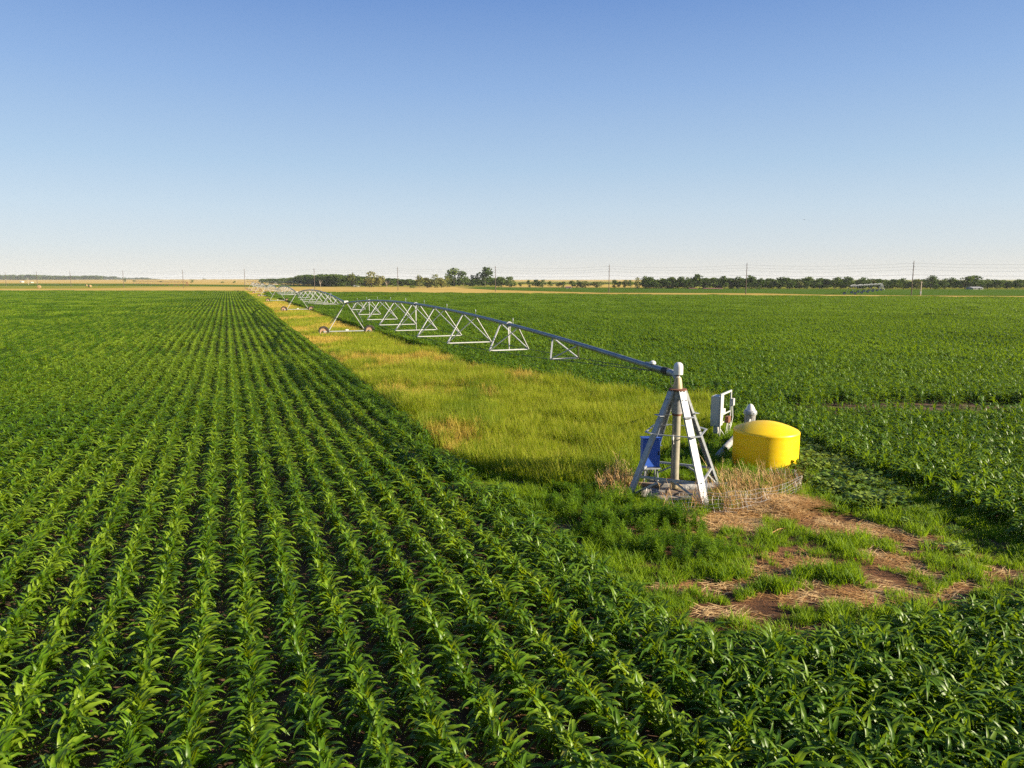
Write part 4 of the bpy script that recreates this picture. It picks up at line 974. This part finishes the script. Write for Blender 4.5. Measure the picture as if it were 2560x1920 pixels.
far_irrigator((752, 713.2), (616, 711.2), 7, 'thin pale irrigator far away before the dark woods', (M_galv, M_galv))
far_irrigator((468, 715.5), (338, 709.3), 7, 'rusty reddish brown irrigator low on the far left plain', (M_rust, M_rust))
def bale(px, py, top, lab, rz):
    p = gp(px, py); d = zc(p); r_ = (py - top) * d / FPX / 2; m = MB(); M = Matrix.Rotation(R(90), 3, 'X')
    m.lathe([(.05, -.9), (r_ * .85, -.9), (r_ * .97, -.84), (r_, -.5), (r_ * 1.01, 0), (r_, .5), (r_ * .97, .84), (r_ * .85, .9), (.05, .9)], (0, 0, r_), 20, M)
    o = m.build('hay_bale', M_bale); o.location = (p[0], p[1], 0); o.rotation_euler = (0, 0, rz); tag(o, lab, 'hay bale', 'round hay bales in the pasture')
bale(98.5, 721.3, 713.2, 'ragged round hay bale alone at the far left', .3)
bale(225, 718.4, 712.2, 'larger of the two round hay bales lying close together', 1.25)
bale(216, 715, 711.3, 'smaller distant round hay bale behind another bale', 1.2)
def building(px0, px1, base, top, roof, lab, name='farm_building', wall=M_wall, dep=8, cat='building'):
    p = gp((px0 + px1) / 2, base); d = zc(p); w = (px1 - px0) * d / FPX; h = (base - top) * d / FPX
    t = thing(name, lab, cat, (p[0], p[1] + dep / 2, 0)); m = MB(); m.box((0, 0, h * .3), (w, dep, h * .6)); m.build('wall', wall, t)
    m = MB(); x, y = w / 2 + .3, dep / 2 + .3; z0, z1 = h * .6 + .003, h
    m.add([(-x, -y, z0), (x, -y, z0), (x, y, z0), (-x, y, z0), (-x, 0, z1), (x, 0, z1)], [(0, 1, 5, 4), (2, 3, 4, 5), (0, 4, 3), (1, 2, 5), (0, 3, 2, 1)]); m.build('roof', roof, t)
    m = MB(); m.box((w * .1, -dep / 2 - .01, h * .25), (max(.9, w * .08), .06, h * .45)); m.build('door', M_glass, t)
    for s in (-.3, .32): m = MB(); m.box((w * s, -dep / 2 - .01, h * .34), (max(.8, w * .07), .06, h * .2)); m.build('window', M_glass, t)
building(1416, 1428, 721.2, 716.2, M_redroof, 'small white farmhouse with red roof among the far trees', 'farmhouse', cat='house')
building(1762, 1807, 723, 720.2, M_redroof, 'long low pinkish building before the right treeline', wall=M_cream)
building(1725, 1744, 722.6, 720, M_redroof, 'short low pinkish shed left of the long low building', wall=M_cream)
building(2433, 2458, 723.6, 717, M_greyroof, 'long pale metal building among the trees past the tallest pole')
building(2411, 2419, 718.6, 710, M_greyroof, 'white house gable half hidden by trees past the tallest pole', 'farmhouse', cat='house')
building(648, 654, 705, 701.5, M_wall, 'tiny white house on the horizon beside the far woods', 'farmhouse', cat='house')
building(884, 893, 717.3, 713, M_greyroof, 'small white shed before the yellowish trees', 'shed')
building(49, 54, 706.2, 702.2, M_wall, 'tiny white shed at the far left plain, left of a pale pole', 'shed')
building(74.5, 77.5, 707, 704.5, M_wall, 'smallest white hut just past the pale pole at far left', 'shed')
def bird(px, py, D, lab):
    x = (px - 1280) / FPX * D; ang = PITCH + math.atan((py - 960) / FPX); z = H - D * math.tan(ang); m = MB()
    m.tube([(-.18, 0, 0), (-.05, 0, .0), (.1, 0, .01), (.2, 0, .02)], [.01, .05, .045, .015], 6)
    for s in (-1, 1): m.add([(.05, s * .03, .02), (-.08, s * .03, .02), (-.06, s * .26, .10), (.03, s * .24, .10), (-.07, s * .46, .05)], [(0, 1, 2, 3), (3, 2, 4)])
    o = m.build('bird', M_black); o.location = (x, D, z); o.rotation_euler = (0, 0, .6); tag(o, lab, 'bird')
bird(900, 689, 140, 'small dark bird flying just above the far trees')
bird(1994, 549, 170, 'tiny dark bird high in the sky over the green field')

# ------------------------------------------------------------------ summer haze
m = MB(); m.box((0, 4400, 24), (9400, 9600, 52)); hz = m.build('haze', M_glass); tag(hz, kind='stuff')
hm_ = bpy.data.materials.new('haze_air'); hm_.use_nodes = True; nt = hm_.node_tree; nt.nodes.remove(nt.nodes['Principled BSDF'])
pv = nt.nodes.new('ShaderNodeVolumePrincipled'); pv.inputs['Color'].default_value = (.86, .9, .96, 1); pv.inputs['Density'].default_value = .00006
nt.links.new(pv.outputs[0], nt.nodes['Material Output'].inputs['Volume']); hz.data.materials[0] = hm_
hz.location = (0, 0, 0)
